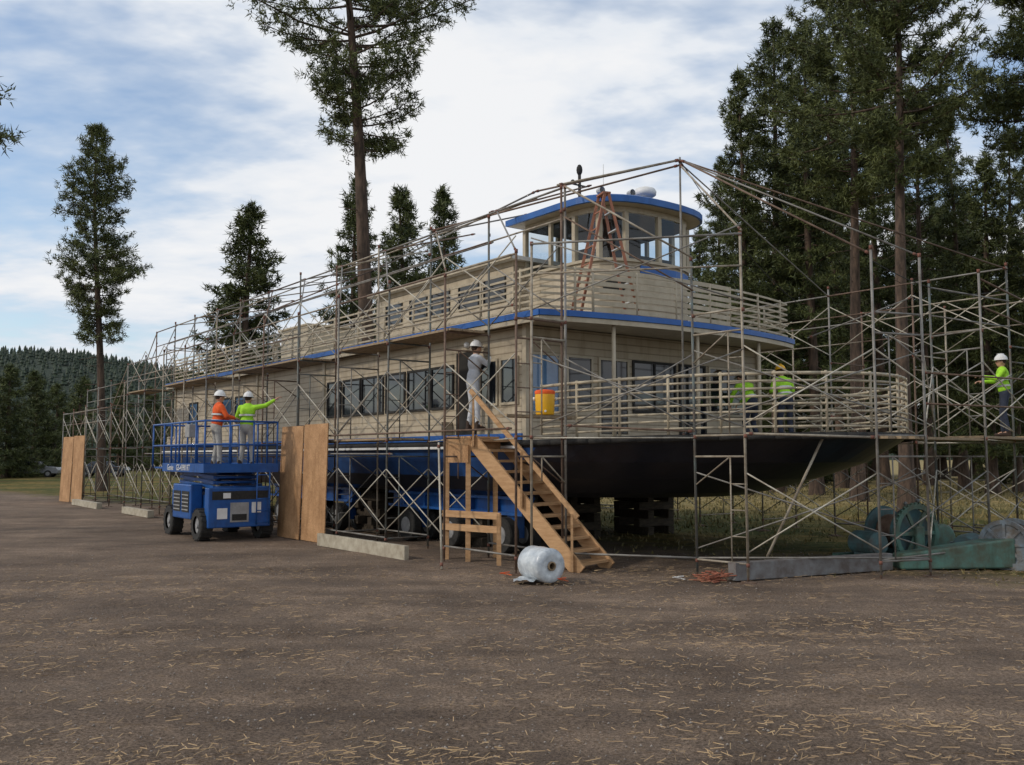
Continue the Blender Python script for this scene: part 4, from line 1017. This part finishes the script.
def spool(loc,rz,s):
    e=empty("cable_drum",loc,rz,"old blue grey steel cable drum with ribbed round housing","winch");e.scale=(s,s,s)
    for y in(-.36,.30):
        mb=MB();mb.lathe((0,y,.46),(0,1,0),[(0,0),(-.03,.12),(0,.16),(.02,.22),(.02,.36),(0,.38),(0,.46),(.06,.46),(.06,0)],36,0)
        for k in range(8):
            t=k*math.pi/4;mb.beam((math.cos(t)*.14,y-.0,.46+math.sin(t)*.14),(math.cos(t)*.40,y-.0,.46+math.sin(t)*.40),.05,.03,0,up=(0,1,0))
        mb.obj("flange",M['mgrey'],e)
    mb=MB();mb.lathe((0,-.30,.46),(0,1,0),[(0,.16),(0,.36)]+[(.02+.03*k,.36+.016*(k%2)) for k in range(19)]+[(.6,.36),(.6,.16)],28,0,True);mb.obj("cable",M['rust'],e)
    mb=MB();mb.tube((0,-.46,.46),(0,.46,.46),.05,12);mb.obj("axle",M['rust'],e)
    mb=MB();mb.box(-1.0,-.42,-.3,.3,.05,.45);mb.lathe((-.72,-.34,.38),(0,1,0),[(0,0),(0,.2),(.03,.22)]+[(.06+.04*k,.22+.012*(k%2)) for k in range(14)]+[(.64,.2),(.64,0)],20,0);mb.obj("motor",M['teal2'],e,bevel=.012)
    mb=MB();mb.box(-1.1,.5,-.42,-.34,.0,.12);mb.box(-1.1,.5,.34,.42,.0,.12);mb.obj("skid",M['mgrey'],e)
spool((8.55,16.15,0),math.radians(-42),.9)

def car(loc,rz,c,lab):
    m=mat("car_paint",c,rough=.3,scale=1,coat=.5)
    e=empty("parked_car",loc,rz,lab,"car","cars parked far across the yard")
    prof=[(-2.2,.35),(-2.25,.75),(-2.1,.95),(-1.4,1.0),(-.9,1.42),(.7,1.45),(1.3,1.0),(2.1,.9),(2.25,.65),(2.2,.35)]
    mb=MB();vs=[(x,-.88+(.12 if z>1.1 else 0),z) for x,z in prof]+[(x,.88-(.12 if z>1.1 else 0),z) for x,z in prof];n_=len(prof)
    mb.add(vs,[tuple(range(n_))[::-1],tuple(range(n_,2*n_))]+[(i,(i+1)%n_,n_+(i+1)%n_,n_+i) for i in range(n_)]);mb.obj("body",m,e,bevel=.04)
    for y in(-.895,.895):
        mb=MB();mb.add([(-1.2,y,1.0),(1.1,y,1.0),(.65,y*.875,1.38),(-.85,y*.875,1.38)],[(0,1,2,3)]);mb.obj("window",M['glass'],e)
    mb=MB();mb.add([(1.32,-.7,1.02),(1.32,.7,1.02),(.8,.62,1.42),(.8,-.62,1.42)],[(0,1,2,3)]);mb.obj("windscreen",M['glass'],e)
    for x in(-1.4,1.4):
        for y in(-.9,.7):
            mb=MB();mb.lathe((x,y,.33),(0,1,0),[(0,0),(0,.33),(.2,.33),(.2,0)],16,0);w=mb.obj("wheel",M['black'],e);mb=MB();mb.lathe((x,y-.01,.33),(0,1,0),[(0,0),(0,.18),(.22,.18),(.22,0)],12,0);mb.obj("rim",M['liftgrey'],w)
car((-44,86,0),.2,(.30,.31,.33),"small silver parked car at the far yard edge");car((-38.5,88,0),.1,(.05,.06,.08),"small dark parked car at the far yard edge");car((-49,84,0),.3,(.5,.5,.5),"small pale parked car at the far yard edge")
